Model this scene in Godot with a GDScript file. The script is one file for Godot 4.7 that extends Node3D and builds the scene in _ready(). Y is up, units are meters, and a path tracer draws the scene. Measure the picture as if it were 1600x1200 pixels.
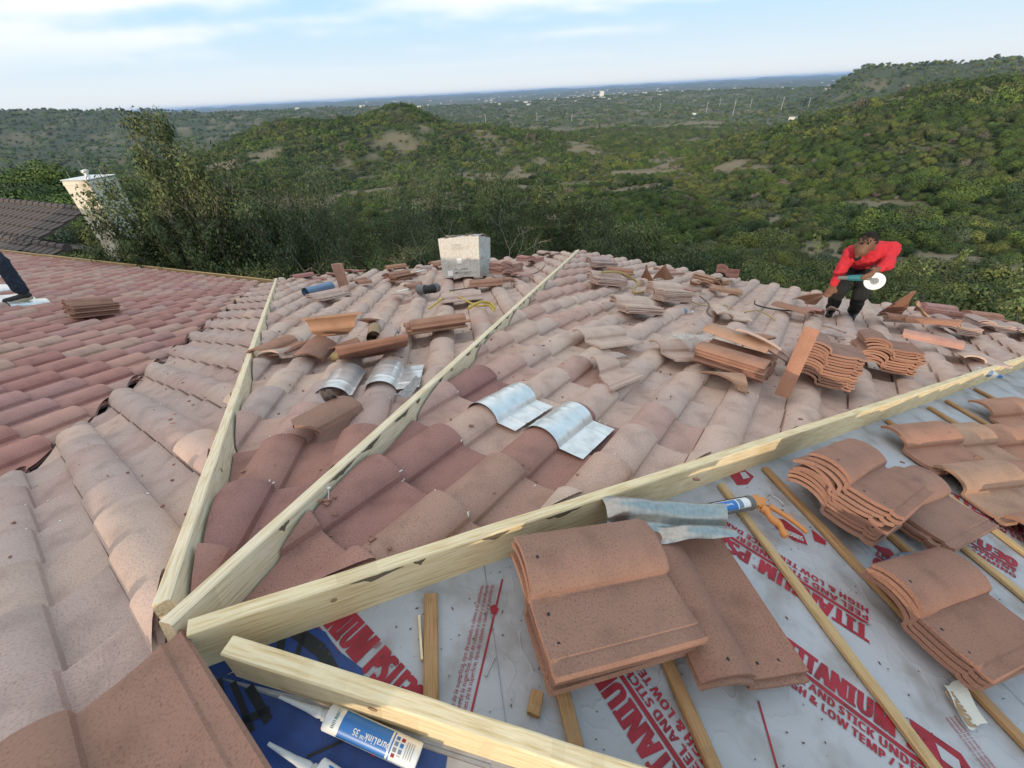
extends Node3D
# A tiled roof under repair above hill country. Units are metres, y up; the camera stands about one metre above the roof's peak.
const CAM := Vector3(0, 12, 0)
const PEAK := Vector3(-0.786, 11.0, -0.399)          # where the slopes meet, at the level of the tiles' pans
const EAVE := 8.75
const TW := 0.32                                     # cover width of a tile
const TE := 0.32                                     # exposure of a course
const TL := 0.42                                     # length of a tile
const SUN_AZ := 200.0
const SUN_EL := 9.0
var rng := RandomNumberGenerator.new()
var M := {}                                          # materials
var F := {}                                          # frames of the roof slopes: x right when looking downhill, y out of the roof, z uphill
var used := {}

func _ready() -> void:
	rng.seed = 7
	# ---- camera
	var cam := Camera3D.new()
	cam.name = "camera"
	cam.fov = 2.0 * rad_to_deg(atan(600.0 / 633.2))
	cam.near = 0.05
	cam.far = 90000.0
	cam.position = CAM
	cam.basis = Basis(Vector3.RIGHT, deg_to_rad(-35.83)) * Basis(Vector3.BACK, deg_to_rad(-3.03))
	add_child(cam)
	cam.current = true
	# ---- sky, exposure
	var env := Environment.new()
	env.tonemap_mode = Environment.TONE_MAPPER_LINEAR
	env.tonemap_exposure = 1.37
	env.background_mode = Environment.BG_SKY
	var sky := Sky.new()
	var pan := PanoramaSkyMaterial.new()
	pan.panorama = sky_picture()
	sky.sky_material = pan
	env.sky = sky
	env.background_energy_multiplier = 1.0
	env.sdfgi_enabled = true
	env.ssao_enabled = true
	env.ssil_enabled = true
	env.fog_enabled = true
	env.fog_density = 0.000034
	env.fog_light_color = Color(0.66, 0.80, 0.98)
	var we := WorldEnvironment.new()
	we.name = "world_environment"
	we.environment = env
	add_child(we)
	# ---- the low sun behind the camera
	var sun := DirectionalLight3D.new()
	sun.name = "sun"
	sun.light_energy = 0.65
	sun.light_angular_distance = 0.6
	sun.light_color = Color(1.0, 0.92, 0.80)
	sun.shadow_enabled = true
	add_child(sun)
	sun.look_at_from_position(Vector3.ZERO, -heading(SUN_AZ, SUN_EL))
	materials()
	frames()
	terrain()
	roofs()
	boards()
	underlayment()
	loose_tiles()
	flashings()
	clutter()
	people()
	neighbour()
	near_trees()
	woodland()
	far_things()

# ------------------------------------------------------------------ helpers
func heading(az: float, el: float) -> Vector3:
	var a := deg_to_rad(az)
	var e := deg_to_rad(el)
	return Vector3(sin(a) * cos(e), sin(e), -cos(a) * cos(e))

func lin(r: float, g: float, b: float) -> Color:       # a base colour given as linear values
	return Color(r, g, b).linear_to_srgb()

func numbered(called: String) -> String:
	var n: int = used.get(called, 0)
	used[called] = n + 1
	return called if n == 0 else "%s_%03d" % [called, n]

func tag(o: Node, label: String, category := "", group := "", kind := "") -> void:
	if label != "": o.set_meta("label", label)
	if category != "": o.set_meta("category", category)
	if group != "": o.set_meta("group", group)
	if kind != "": o.set_meta("kind", kind)

func thing(called: String, at: Transform3D, label: String, category: String, group := "") -> Node3D:
	var o := Node3D.new()
	o.name = numbered(called)
	o.transform = at
	add_child(o)
	tag(o, label, category, group)
	return o

func put(called: String, mesh: Mesh, mat: Material, parent: Node, at := Transform3D()) -> MeshInstance3D:
	var o := MeshInstance3D.new()
	o.name = numbered(called) if parent == self else called
	o.mesh = mesh
	o.material_override = mat
	o.transform = at
	o.cast_shadow = GeometryInstance3D.SHADOW_CASTING_SETTING_ON
	parent.add_child(o, true)
	return o

func on(face: String, s: float, w: float, h := 0.0, yaw := 0.0) -> Transform3D:   # yaw turns the nose (-z) from downhill towards +w, in degrees
	var f: Transform3D = F[face]
	return f * Transform3D(Basis(Vector3.UP, deg_to_rad(-yaw)), Vector3(w, h, -s))

func mesh_from(v: PackedVector3Array, n: PackedVector3Array, c := PackedColorArray(), uv := PackedVector2Array()) -> ArrayMesh:
	var a := []
	a.resize(Mesh.ARRAY_MAX)
	a[Mesh.ARRAY_VERTEX] = v
	a[Mesh.ARRAY_NORMAL] = n
	if c.size() == v.size(): a[Mesh.ARRAY_COLOR] = c
	if uv.size() == v.size(): a[Mesh.ARRAY_TEX_UV] = uv
	var m := ArrayMesh.new()
	m.add_surface_from_arrays(Mesh.PRIMITIVE_TRIANGLES, a)
	return m

class Soup:                                              # loose triangles with their own normals; front faces run clockwise
	var v := PackedVector3Array()
	var n := PackedVector3Array()
	var c := PackedColorArray()
	var uv := PackedVector2Array()
	func tri(a: Vector3, b: Vector3, d: Vector3, col := Color.WHITE) -> void:
		var k := (d - a).cross(b - a).normalized()
		v.append_array([a, b, d]); n.append_array([k, k, k]); c.append_array([col, col, col]); uv.append_array([Vector2(a.x, a.z), Vector2(b.x, b.z), Vector2(d.x, d.z)])
	func quad(a: Vector3, b: Vector3, d: Vector3, e: Vector3, col := Color.WHITE) -> void:
		tri(a, b, d, col); tri(a, d, e, col)
	func quad_n(a: Vector3, b: Vector3, d: Vector3, e: Vector3, na: Vector3, nb: Vector3, nd: Vector3, ne: Vector3, ca := Color.WHITE, cb := Color.WHITE, cd := Color.WHITE, ce := Color.WHITE) -> void:
		v.append_array([a, b, d, a, d, e]); n.append_array([na, nb, nd, na, nd, ne]); c.append_array([ca, cb, cd, ca, cd, ce])
		for p in [a, b, d, a, d, e]: uv.append(Vector2(p.x, p.z))
	func box(t: Transform3D, s: Vector3, ch := 0.0, col := Color.WHITE) -> void:   # s is the full size; ch bevels every edge
		var h := s * 0.5
		var ax := [Vector3(1, 0, 0), Vector3(0, 1, 0), Vector3(0, 0, 1)]
		for i in 3:
			var u: Vector3 = ax[(i + 1) % 3]
			var w: Vector3 = ax[(i + 2) % 3]
			for sg in [-1.0, 1.0]:
				var o: Vector3 = ax[i] * h[i] * sg
				var du: Vector3 = u * (h[(i + 1) % 3] - ch)
				var dw: Vector3 = w * (h[(i + 2) % 3] - ch)
				if sg > 0: quad(t * (o - du - dw), t * (o - du + dw), t * (o + du + dw), t * (o + du - dw), col)
				else: quad(t * (o - du - dw), t * (o + du - dw), t * (o + du + dw), t * (o - du + dw), col)
		if ch > 0.0:
			for i in 3:
				var j := (i + 1) % 3
				var k := (i + 2) % 3
				for sj in [-1.0, 1.0]:
					for sk in [-1.0, 1.0]:
						var e: Vector3 = ax[i] * (h[i] - ch)
						var p: Vector3 = ax[j] * h[j] * sj + ax[k] * (h[k] - ch) * sk
						var q: Vector3 = ax[j] * (h[j] - ch) * sj + ax[k] * h[k] * sk
						if sj * sk > 0: quad(t * (p - e), t * (q - e), t * (q + e), t * (p + e), col)
						else: quad(t * (p - e), t * (p + e), t * (q + e), t * (q - e), col)
	func lathe(t: Transform3D, prof: Array, k := 16, col := Color.WHITE) -> void:   # prof: [radius, y] from the bottom up, round the y axis
		for i in prof.size() - 1:
			var r0: float = prof[i][0]
			var y0: float = prof[i][1]
			var r1: float = prof[i + 1][0]
			var y1: float = prof[i + 1][1]
			var sl := Vector2(y1 - y0, r0 - r1)
			if sl.length() < 1e-7: continue
			sl = sl.normalized()
			for j in k:
				var a0 := TAU * j / k
				var a1 := TAU * (j + 1) / k
				var d0 := Vector3(cos(a0), 0, sin(a0))
				var d1 := Vector3(cos(a1), 0, sin(a1))
				var na := (t.basis * (d0 * sl.x + Vector3.UP * sl.y)).normalized()
				var nb := (t.basis * (d1 * sl.x + Vector3.UP * sl.y)).normalized()
				quad_n(t * (d0 * r0 + Vector3.UP * y0), t * (d1 * r0 + Vector3.UP * y0), t * (d1 * r1 + Vector3.UP * y1), t * (d0 * r1 + Vector3.UP * y1), na, nb, nb, na, col, col, col, col)
	func tube(pts: Array, rad: Array, k := 6, col := Color.WHITE) -> void:
		var prev := []
		var prevn := []
		for i in pts.size():
			var d: Vector3 = (pts[mini(i + 1, pts.size() - 1)] - pts[maxi(i - 1, 0)]).normalized()
			var x := d.cross(Vector3.UP if absf(d.y) < 0.9 else Vector3.RIGHT).normalized()
			var y := x.cross(d).normalized()
			var ring := []
			var rn := []
			for j in k:
				var a := TAU * j / k
				var q := x * cos(a) + y * sin(a)
				rn.append(q); ring.append(pts[i] + q * float(rad[i]))
			if i > 0:
				for j in k:
					var j1 := (j + 1) % k
					quad_n(prev[j], prev[j1], ring[j1], ring[j], prevn[j], prevn[j1], rn[j1], rn[j], col, col, col, col)
			prev = ring; prevn = rn
		if pts.size() > 1:
			for e in [0, pts.size() - 1]:
				if float(rad[e]) < 0.002: continue
				var d2: Vector3 = (pts[1] - pts[0]).normalized() if e == 0 else (pts[-1] - pts[-2]).normalized()
				var x2 := d2.cross(Vector3.UP if absf(d2.y) < 0.9 else Vector3.RIGHT).normalized()
				var y2 := x2.cross(d2).normalized()
				for j in k:
					var p0: Vector3 = pts[e] + (x2 * cos(TAU * j / k) + y2 * sin(TAU * j / k)) * float(rad[e])
					var p1: Vector3 = pts[e] + (x2 * cos(TAU * (j + 1) / k) + y2 * sin(TAU * (j + 1) / k)) * float(rad[e])
					if e == 0: tri(pts[e], p1, p0, col)
					else: tri(pts[e], p0, p1, col)
	func mesh() -> ArrayMesh:
		var a := []
		a.resize(Mesh.ARRAY_MAX)
		a[Mesh.ARRAY_VERTEX] = v; a[Mesh.ARRAY_NORMAL] = n; a[Mesh.ARRAY_COLOR] = c; a[Mesh.ARRAY_TEX_UV] = uv
		var m := ArrayMesh.new()
		m.add_surface_from_arrays(Mesh.PRIMITIVE_TRIANGLES, a)
		return m

# ------------------------------------------------------------------ sky and materials
func sky_picture() -> Texture2D:
	var w := 1024
	var h := 512
	var im := Image.create(w, h, false, Image.FORMAT_RGBF)
	var n := FastNoiseLite.new()
	n.seed = 5
	n.noise_type = FastNoiseLite.TYPE_SIMPLEX_SMOOTH
	n.frequency = 1.0
	n.fractal_octaves = 5
	n.fractal_gain = 0.55
	for y in h:
		var el := PI * (0.5 - (y + 0.5) / h)
		for x in w:
			var az := TAU * ((x + 0.5) / w - 0.5)
			var se := maxf(sin(el), 0.0)
			var up := pow(se, 0.5)
			var base := Color(0.64, 0.68, 0.70).lerp(Color(0.34, 0.58, 0.76), clampf(up * 2.5, 0, 1))
			# thin high cloud, as streets seen in perspective
			var k := cos(el) / (se + 0.06)
			var px := sin(az) * k
			var pz := -cos(az) * k
			var c := n.get_noise_3d(px * 0.16 + 3.1, pz * 0.42 + 1.7, 0.0) * 0.9 + n.get_noise_3d(px * 0.06, pz * 0.12, 7.0) * 0.9
			c += n.get_noise_3d(px * 0.9, pz * 2.2, 3.0) * 0.22
			var cover := smoothstep(-0.12, 0.40, c + 0.20 + se * 0.45 + 0.30 * sin(az + 0.25)) * smoothstep(0.02, 0.13, se)
			base = base.lerp(Color(0.86, 0.845, 0.825), cover * 0.95)
			# a pale veil low over the land
			base = base.lerp(Color(0.68, 0.685, 0.685), exp(-se * 16.0) * 0.85)
			im.set_pixel(x, y, base)
	return ImageTexture.create_from_image(im)

func noise_tex(freq: float, stops: Array, sd := 1, size := 512, oct := 5, type := FastNoiseLite.TYPE_SIMPLEX_SMOOTH) -> ImageTexture:   # stops: [at, Color] of a ramp
	var n := FastNoiseLite.new()
	n.seed = sd
	n.noise_type = type
	n.frequency = freq
	n.fractal_octaves = oct
	var g := n.get_seamless_image(size, size, false, false, 0.15)
	g.convert(Image.FORMAT_RGB8)
	var lut := []
	for i in 256:
		var t := i / 255.0
		var c: Color = stops[0][1]
		for j in stops.size() - 1:
			if t >= stops[j][0]:
				c = (stops[j][1] as Color).lerp(stops[j + 1][1], clampf((t - stops[j][0]) / maxf(stops[j + 1][0] - stops[j][0], 1e-4), 0, 1))
		lut.append(c)
	var d := g.get_data()
	var o := PackedByteArray()
	o.resize(d.size())
	for i in range(0, d.size(), 3):
		var c: Color = lut[d[i]]
		o[i] = int(c.r * 255); o[i + 1] = int(c.g * 255); o[i + 2] = int(c.b * 255)
	return ImageTexture.create_from_image(Image.create_from_data(size, size, false, Image.FORMAT_RGB8, o))

func blend_tex(a: ImageTexture, b: ImageTexture) -> ImageTexture:     # one pattern laid over another
	var x := a.get_image().get_data()
	var y := b.get_image().get_data()
	var o := PackedByteArray()
	o.resize(x.size())
	for i in x.size(): o[i] = x[i] * y[i] / 255
	return ImageTexture.create_from_image(Image.create_from_data(a.get_width(), a.get_height(), false, Image.FORMAT_RGB8, o))

func grey(v: float) -> Color:
	return Color(v, v, v)

func mat(c: Color, rough := 0.9, metal := 0.0, tex: Texture2D = null, scale := 1.0, bump: Texture2D = null, bump_cm := 0.2, vcol := false) -> StandardMaterial3D:
	var m := StandardMaterial3D.new()
	m.albedo_color = c
	m.roughness = rough
	m.metallic = metal
	m.vertex_color_use_as_albedo = vcol
	if tex or bump:
		m.uv1_triplanar = true
		m.uv1_world_triplanar = true
		m.uv1_scale = Vector3.ONE * scale
		if tex: m.albedo_texture = tex
		if bump:
			m.heightmap_enabled = true
			m.heightmap_texture = bump
			m.heightmap_scale = bump_cm
	return m

func materials() -> void:
	var mottle := noise_tex(0.018, [[0.0, grey(0.80)], [0.35, grey(0.90)], [0.6, grey(0.96)], [1.0, grey(1.0)]], 3, 512, 6)
	var dusty := noise_tex(0.007, [[0.0, Color(0.86, 0.84, 0.84)], [0.35, Color(0.95, 0.94, 0.93)], [0.55, Color(1, 0.99, 0.98)], [1.0, Color(1, 1, 1)]], 17, 512, 5)
	var stone := blend_tex(noise_tex(0.15, [[0.0, grey(0.52)], [0.25, grey(0.84)], [0.42, grey(0.96)], [1.0, grey(1.0)]], 13, 512, 5), dusty)
	var scuffed := noise_tex(0.006, [[0.0, Color(0.74, 0.70, 0.66)], [0.3, Color(0.88, 0.86, 0.84)], [0.5, Color(0.97, 0.97, 0.97)], [1.0, Color(1, 1, 1)]], 19, 512, 6)
	var creased := noise_tex(0.010, [[0.0, grey(0.0)], [0.45, grey(0.5)], [0.5, grey(0.75)], [0.55, grey(0.5)], [1.0, grey(0.9)]], 29, 512, 3)
	var speck := noise_tex(0.09, [[0.0, grey(0.0)], [0.22, grey(0.45)], [0.4, grey(0.72)], [1.0, grey(1.0)]], 9, 512, 4)
	var tile_cols := {
		"pale": [lin(0.634, 0.466, 0.393), lin(0.595, 0.433, 0.367), lin(0.643, 0.484, 0.402), lin(0.576, 0.429, 0.376), lin(0.624, 0.447, 0.367), lin(0.595, 0.447, 0.389)],
		"pink": [lin(0.570, 0.370, 0.310), lin(0.541, 0.348, 0.297), lin(0.589, 0.397, 0.324)],
		"red": [lin(0.370, 0.188, 0.160), lin(0.405, 0.212, 0.172), lin(0.352, 0.180, 0.160), lin(0.440, 0.264, 0.207)],
		"mauve": [lin(0.518, 0.389, 0.352), lin(0.490, 0.376, 0.343), lin(0.535, 0.407, 0.352), lin(0.500, 0.358, 0.322), lin(0.518, 0.398, 0.359)],
		"rose": [lin(0.493, 0.257, 0.219), lin(0.474, 0.261, 0.235), lin(0.538, 0.346, 0.280), lin(0.437, 0.211, 0.181), lin(0.520, 0.326, 0.280), lin(0.474, 0.232, 0.197), lin(0.547, 0.306, 0.251)],
		"clay": [lin(0.368, 0.192, 0.139), lin(0.351, 0.196, 0.145), lin(0.392, 0.210, 0.145), lin(0.335, 0.175, 0.126)],
		"new": [lin(0.460, 0.239, 0.156), lin(0.469, 0.286, 0.196), lin(0.432, 0.223, 0.152)],
	}
	for k in tile_cols:
		M[k] = []
		for c in tile_cols[k]:
			M[k].append(mat(c, 0.85, 0.0, stone, 1.7, speck, 0.03, true))
	M.cut = mat(lin(0.46, 0.245, 0.13), 0.95, 0.0, mottle, 9.0, speck, 0.25, true)
	# sawn pine: the grain runs along the board's own z
	var grain := noise_tex(0.02, [[0.0, Color(0.84, 0.76, 0.62)], [0.3, Color(0.93, 0.88, 0.77)], [0.55, Color(0.98, 0.95, 0.88)], [1.0, Color(1, 0.99, 0.95)]], 21, 512, 5)
	var pine := mat(lin(0.87, 0.755, 0.57), 0.8)
	pine.uv1_triplanar = true
	pine.uv1_scale = Vector3(9, 9, 0.55)
	pine.albedo_texture = grain
	pine.heightmap_enabled = true
	pine.heightmap_texture = speck
	pine.heightmap_scale = 0.08
	pine.vertex_color_use_as_albedo = true
	M.pine = pine
	var pine2 := pine.duplicate()
	pine2.albedo_color = lin(0.87, 0.785, 0.67)
	M.pine_grey = pine2
	var lath := pine.duplicate()
	lath.albedo_color = lin(0.44, 0.275, 0.155)
	lath.uv1_scale = Vector3(14, 14, 0.8)
	M.lath = lath
	var lath2 := lath.duplicate()
	lath2.albedo_color = lin(0.55, 0.41, 0.25)
	M.lath_pale = lath2
	M.deck = mat(lin(0.11, 0.08, 0.07), 0.85, 0.0, mottle, 2.0)
	var weave := noise_tex(0.05, [[0.0, grey(0.80)], [0.5, grey(0.95)], [1.0, grey(1.0)]], 31, 512, 3)
	M.wrap = mat(lin(0.45, 0.455, 0.485), 0.58, 0.0, scuffed, 1.3, creased, 0.55)
	M.wrap_blue = mat(lin(0.012, 0.05, 0.22), 0.5, 0.0, mottle, 3.0)
	M.print_red = mat(lin(0.36, 0.022, 0.038), 0.7, 0.0, scuffed, 2.6)
	M.print_pale = mat(lin(0.5, 0.5, 0.52), 0.7)
	M.print_black = mat(lin(0.012, 0.012, 0.014), 0.6)
	M.zinc = mat(lin(0.88, 0.88, 0.87), 0.28, 0.6, mottle, 1.2)
	M.lead = mat(lin(0.33, 0.33, 0.34), 0.42, 0.85, mottle, 5.0, mottle, 0.15)
	M.foil = mat(lin(0.48, 0.46, 0.43), 0.34, 0.9, mottle, 5.0)
	M.card = mat(lin(0.60, 0.575, 0.53), 0.9, 0.0, mottle, 3.0)
	M.card_brown = mat(lin(0.40, 0.27, 0.16), 0.9, 0.0, mottle, 4.0)
	M.wane = mat(lin(0.30, 0.23, 0.15), 0.95, 0.0, speck, 6.0)
	M.white = mat(lin(0.78, 0.78, 0.77), 0.45)
	M.paper = mat(lin(0.70, 0.70, 0.64), 0.8)
	M.blue = mat(lin(0.03, 0.17, 0.50), 0.35)
	M.teal = mat(lin(0.02, 0.16, 0.19), 0.4)
	M.orange = mat(lin(0.62, 0.25, 0.07), 0.45)
	M.steel = mat(lin(0.55, 0.55, 0.55), 0.3, 1.0)
	M.grey = mat(lin(0.14, 0.14, 0.14), 0.5)
	M.black = mat(lin(0.015, 0.015, 0.016), 0.55)
	M.rope = mat(lin(0.52, 0.37, 0.06), 0.7)
	M.cable = mat(lin(0.10, 0.07, 0.05), 0.6)
	M.ochre = mat(lin(0.42, 0.30, 0.12), 0.7)
	M.nozzle = mat(lin(0.62, 0.64, 0.66), 0.35)
	M.denim = mat(lin(0.022, 0.033, 0.055), 0.95, 0.0, mottle, 6.0)
	M.trouser = mat(lin(0.018, 0.02, 0.022), 0.95, 0.0, mottle, 6.0)
	M.shirt = mat(lin(0.62, 0.028, 0.045), 0.9, 0.0, mottle, 5.0)
	M.skin = mat(lin(0.16, 0.075, 0.045), 0.6)
	M.hair = mat(lin(0.01, 0.009, 0.008), 0.9, 0.0, null, 1.0, speck, 0.5)
	M.sole = mat(lin(0.42, 0.36, 0.25), 0.8)
	M.stucco = mat(lin(0.76, 0.71, 0.60), 0.95, 0.0, scuffed, 0.25, speck, 0.02)
	M.bluefilm = mat(lin(0.16, 0.24, 0.36), 0.5)
	var clear := StandardMaterial3D.new()
	clear.albedo_color = Color(0.9, 0.94, 0.97, 0.25)
	clear.transparency = BaseMaterial3D.TRANSPARENCY_ALPHA
	clear.roughness = 0.05
	M.clear = clear
	M.tree_bark = mat(lin(0.17, 0.14, 0.11), 0.95, 0.0, mottle, 4.0, speck, 0.5)
	M.twig = mat(lin(0.34, 0.29, 0.24), 0.95)
	M.leaf = mat(Color.WHITE, 0.7, 0.0, null, 1.0, null, 0.0, true)
	M.leaf.backlight = Color(0.25, 0.25, 0.25)
	M.leaf.cull_mode = BaseMaterial3D.CULL_DISABLED
	M.scrub = mat(Color.WHITE, 0.95, 0.0, null, 1.0, null, 0.0, true)
	M.soil = mat(Color.WHITE, 0.98, 0.0, noise_tex(0.03, [[0.0, grey(0.6)], [0.5, grey(0.85)], [1.0, grey(1.0)]], 51, 512, 6), 0.11, null, 0.0, true)
	M.mottle_tex = mottle

func frames() -> void:
	for a in [["LA", -53.1, 14.46], ["AB", -6.85, 13.83], ["BC", 38.0, 13.81], ["CD", 81.2, 13.0], ["DE", 126.0, 13.0], ["EF", 171.0, 13.5], ["FG", 216.0, 14.0], ["GH", 261.0, 14.4]]:
		F[a[0]] = frame(a[1], a[2], PEAK)
	# the left wing's slope meets LA in a valley
	var v0 := Vector3(-2.676, -1.605, -1.787) + CAM
	var v1 := Vector3(-5.534, -3.312, -9.007) + CAM
	var h := heading(-69.0, 0)
	var n := (v1 - v0).cross(h).normalized()
	if n.y < 0: n = -n
	var d := n.cross(h).normalized()
	if d.y > 0: d = -d
	F["LR"] = Transform3D(Basis(-h, n, -d), v0)
	F["valley0"] = v0
	F["valley1"] = v1

func frame(az: float, slope: float, at: Vector3) -> Transform3D:
	var d := heading(az, -slope)
	var w := heading(az + 90.0, 0)
	return Transform3D(Basis(w, w.cross(d).normalized(), -d), at)      # y = right x forward

func hip(a: String, b: String) -> Vector3:
	var d := (F[a] as Transform3D).basis.y.cross((F[b] as Transform3D).basis.y).normalized()
	return d if d.y < 0 else -d

# ------------------------------------------------------------------ land
var land_noise := FastNoiseLite.new()
var wood_noise := FastNoiseLite.new()
const FALL := [[0.0, -11.0], [13.0, -11.3], [25.0, -15.0], [45.0, -22.0], [80.0, -32.0], [150.0, -48.0], [300.0, -70.0], [600.0, -95.0], [1000.0, -113.0], [1600.0, -125.0], [3000.0, -133.0], [8000.0, -135.0], [50000.0, -140.0]]
const HILLS := [   # bearing, distance, height, spread across the bearing, spread along it
	[-12.0, 930.0, 66.0, 260.0, 190.0], [-11.1, 920.0, 26.0, 45.0, 60.0], [-24.0, 800.0, 34.0, 110.0, 120.0], [-30.0, 560.0, 30.0, 60.0, 90.0],
	[45.5, 700.0, 66.0, 165.0, 190.0], [66.0, 640.0, 40.0, 200.0, 200.0], [-47.0, 165.0, 23.0, 24.0, 45.0], [-62.0, 160.0, 15.0, 45.0, 50.0],
	[-40.0, 3600.0, 98.0, 900.0, 500.0], [-58.0, 3300.0, 100.0, 900.0, 500.0], [-20.0, 4600.0, 70.0, 900.0, 500.0], [20.0, 5200.0, 52.0, 1300.0, 600.0]]

func ground(x: float, z: float) -> float:
	var r := sqrt(x * x + z * z)
	var y := -140.0
	for i in FALL.size() - 1:
		if r < FALL[i + 1][0]:
			var t: float = (r - FALL[i][0]) / (FALL[i + 1][0] - FALL[i][0])
			y = lerpf(FALL[i][1], FALL[i + 1][1], t)
			break
	for hl in HILLS:
		var a := deg_to_rad(hl[0])
		var across: float = (x * cos(a) + z * sin(a)) / hl[3]
		var along: float = (x * sin(a) - z * cos(a) - hl[1]) / hl[4]
		var q := across * across + along * along
		if q < 14.0: y += hl[2] * exp(-0.5 * q)
	# the long mesa on the right
	var az := rad_to_deg(atan2(x, -z))
	if az > 20.0 and az < 100.0 and r > 1500.0:
		var q2 := (r - 2700.0) / 420.0
		y += 146.0 * exp(-0.5 * q2 * q2) * smoothstep(31.5, 37.0, az)
	var far := clampf(r / 60.0, 0.0, 1.0)
	y += land_noise.get_noise_2d(x, z) * far * minf(2.0 + r * 0.012, 24.0)
	if r > 6000.0:
		y += (land_noise.get_noise_2d(x * 0.06 + 300.0, z * 0.06) + 0.35) * smoothstep(6000.0, 16000.0, r) * r * 0.0042
	return y + CAM.y

func woods(x: float, z: float) -> float:              # how thickly trees stand here, 0 to 1
	var v := wood_noise.get_noise_2d(x, z) + 0.45 * wood_noise.get_noise_2d(x * 3.7 + 50.0, z * 3.7)
	var r := sqrt(x * x + z * z)
	var az := rad_to_deg(atan2(x, -z))
	v += 0.48 + 0.16 * smoothstep(560.0, 700.0, r)
	v += 0.5 * smoothstep(26.0, 36.0, az) * smoothstep(150.0, 260.0, r)       # the right-hand hill is close-grown
	v += 0.5 * (1.0 - smoothstep(-42.0, -34.0, az))
	v += 0.5 * (1.0 - smoothstep(60.0, 140.0, r))
	for c in [[6.0, 430.0, 46.0, 14.0], [40.9, 300.0, 40.0, 13.0], [-31.5, 560.0, 30.0, 50.0], [0.0, 520.0, 60.0, 16.0], [39.3, 640.0, 14.0, 100.0], [27.0, 420.0, 40.0, 14.0], [13.0, 1750.0, 260.0, 70.0], [20.0, 1800.0, 280.0, 60.0], [-42.0, 420.0, 90.0, 40.0], [34.0, 215.0, 10.0, 40.0]]:
		var a := deg_to_rad(c[0])
		var u: float = (x * cos(a) + z * sin(a)) / c[2]
		var w: float = (x * sin(a) - z * cos(a) - c[1]) / c[3]
		v -= 0.95 * exp(-(u * u + w * w))
	return clampf(v, 0.0, 1.0)

func terrain() -> void:
	land_noise.seed = 11
	land_noise.frequency = 0.0042
	land_noise.fractal_octaves = 4
	wood_noise.seed = 23
	wood_noise.frequency = 0.0075
	wood_noise.fractal_octaves = 3
	var fine := FastNoiseLite.new()
	fine.seed = 77
	fine.frequency = 0.03
	fine.fractal_octaves = 4
	var bear := PackedFloat32Array()
	var b := -180.0
	while b < 180.0 - 0.01:
		bear.append(b)
		b += 0.5 if absf(b) < 58.0 else 3.0
	var rings := PackedFloat32Array()
	var r := 4.0
	while r < 45000.0:
		rings.append(r)
		r *= 1.032
	var nb := bear.size()
	var v := PackedVector3Array()
	var col := PackedColorArray()
	for i in rings.size():
		for j in nb:
			var a := deg_to_rad(bear[j])
			var x := rings[i] * sin(a)
			var z := -rings[i] * cos(a)
			v.append(Vector3(x, ground(x, z), z))
			var w := woods(x, z)
			var n := fine.get_noise_2d(x, z) * 0.5 + 0.5
			var grass := Color(0.19, 0.155, 0.085).lerp(Color(0.33, 0.265, 0.165), n)
			var under := Color(0.058, 0.078, 0.030).lerp(Color(0.095, 0.115, 0.045), n)
			var c := grass.lerp(under, smoothstep(0.10, 0.42, w))
			var field := fine.get_noise_2d(x * 0.13 + 40.0, z * 0.13)          # dry meadows here and there
			if field > 0.30: c = c.lerp(grass, 0.6)
			col.append(c)
	var idx := PackedInt32Array()
	for i in rings.size() - 1:
		for j in nb:
			var j1 := (j + 1) % nb
			var p := i * nb + j
			var q := i * nb + j1
			idx.append_array([p, p + nb, q + nb, p, q + nb, q])
	var a2 := []
	a2.resize(Mesh.ARRAY_MAX)
	var nrm := PackedVector3Array()
	nrm.resize(v.size())
	for k in range(0, idx.size(), 3):
		var fn := (v[idx[k + 2]] - v[idx[k]]).cross(v[idx[k + 1]] - v[idx[k]])
		if fn.y < 0: fn = -fn
		for e in 3: nrm[idx[k + e]] += fn
	for k in nrm.size(): nrm[k] = nrm[k].normalized()
	a2[Mesh.ARRAY_VERTEX] = v; a2[Mesh.ARRAY_NORMAL] = nrm; a2[Mesh.ARRAY_COLOR] = col; a2[Mesh.ARRAY_INDEX] = idx
	var m := ArrayMesh.new()
	m.add_surface_from_arrays(Mesh.PRIMITIVE_TRIANGLES, a2)
	var o := put("terrain", m, M.soil, self)
	tag(o, "rolling scrub-covered hills falling away from the house to the horizon", "", "", "structure")

# ------------------------------------------------------------------ roof tiles
const PROF := [[0.0, 0.012], [0.001, 0.022], [0.013, 0.033], [0.032, 0.043], [0.058, 0.0495], [0.086, 0.0515], [0.114, 0.0485], [0.138, 0.0415], [0.155, 0.033], [0.1665, 0.024], [0.1715, 0.018], [0.1735, -0.001], [0.18, -0.004], [0.198, -0.003], [0.235, -0.003], [0.272, -0.001], [0.3, 0.004], [0.316, 0.008], [0.322, 0.002], [0.338, 0.001], [0.352, 0.008]]
const CREASE := [1, 10, 11, 17, 18]                       # profile points where the surface breaks
const THICK := 0.0145

func profile_normals() -> Array:                      # [normal before, normal after] at each profile point
	var seg := []
	for i in PROF.size() - 1:
		var d := Vector2(PROF[i + 1][0] - PROF[i][0], PROF[i + 1][1] - PROF[i][1]).normalized()
		seg.append(Vector2(-d.y, d.x))
	var out := []
	for i in PROF.size():
		var p: Vector2 = seg[maxi(i - 1, 0)]
		var q: Vector2 = seg[mini(i, seg.size() - 1)]
		if i in CREASE: out.append([p, q])
		else:
			var k := (p + q).normalized()
			out.append([k, k])
	return out

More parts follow.
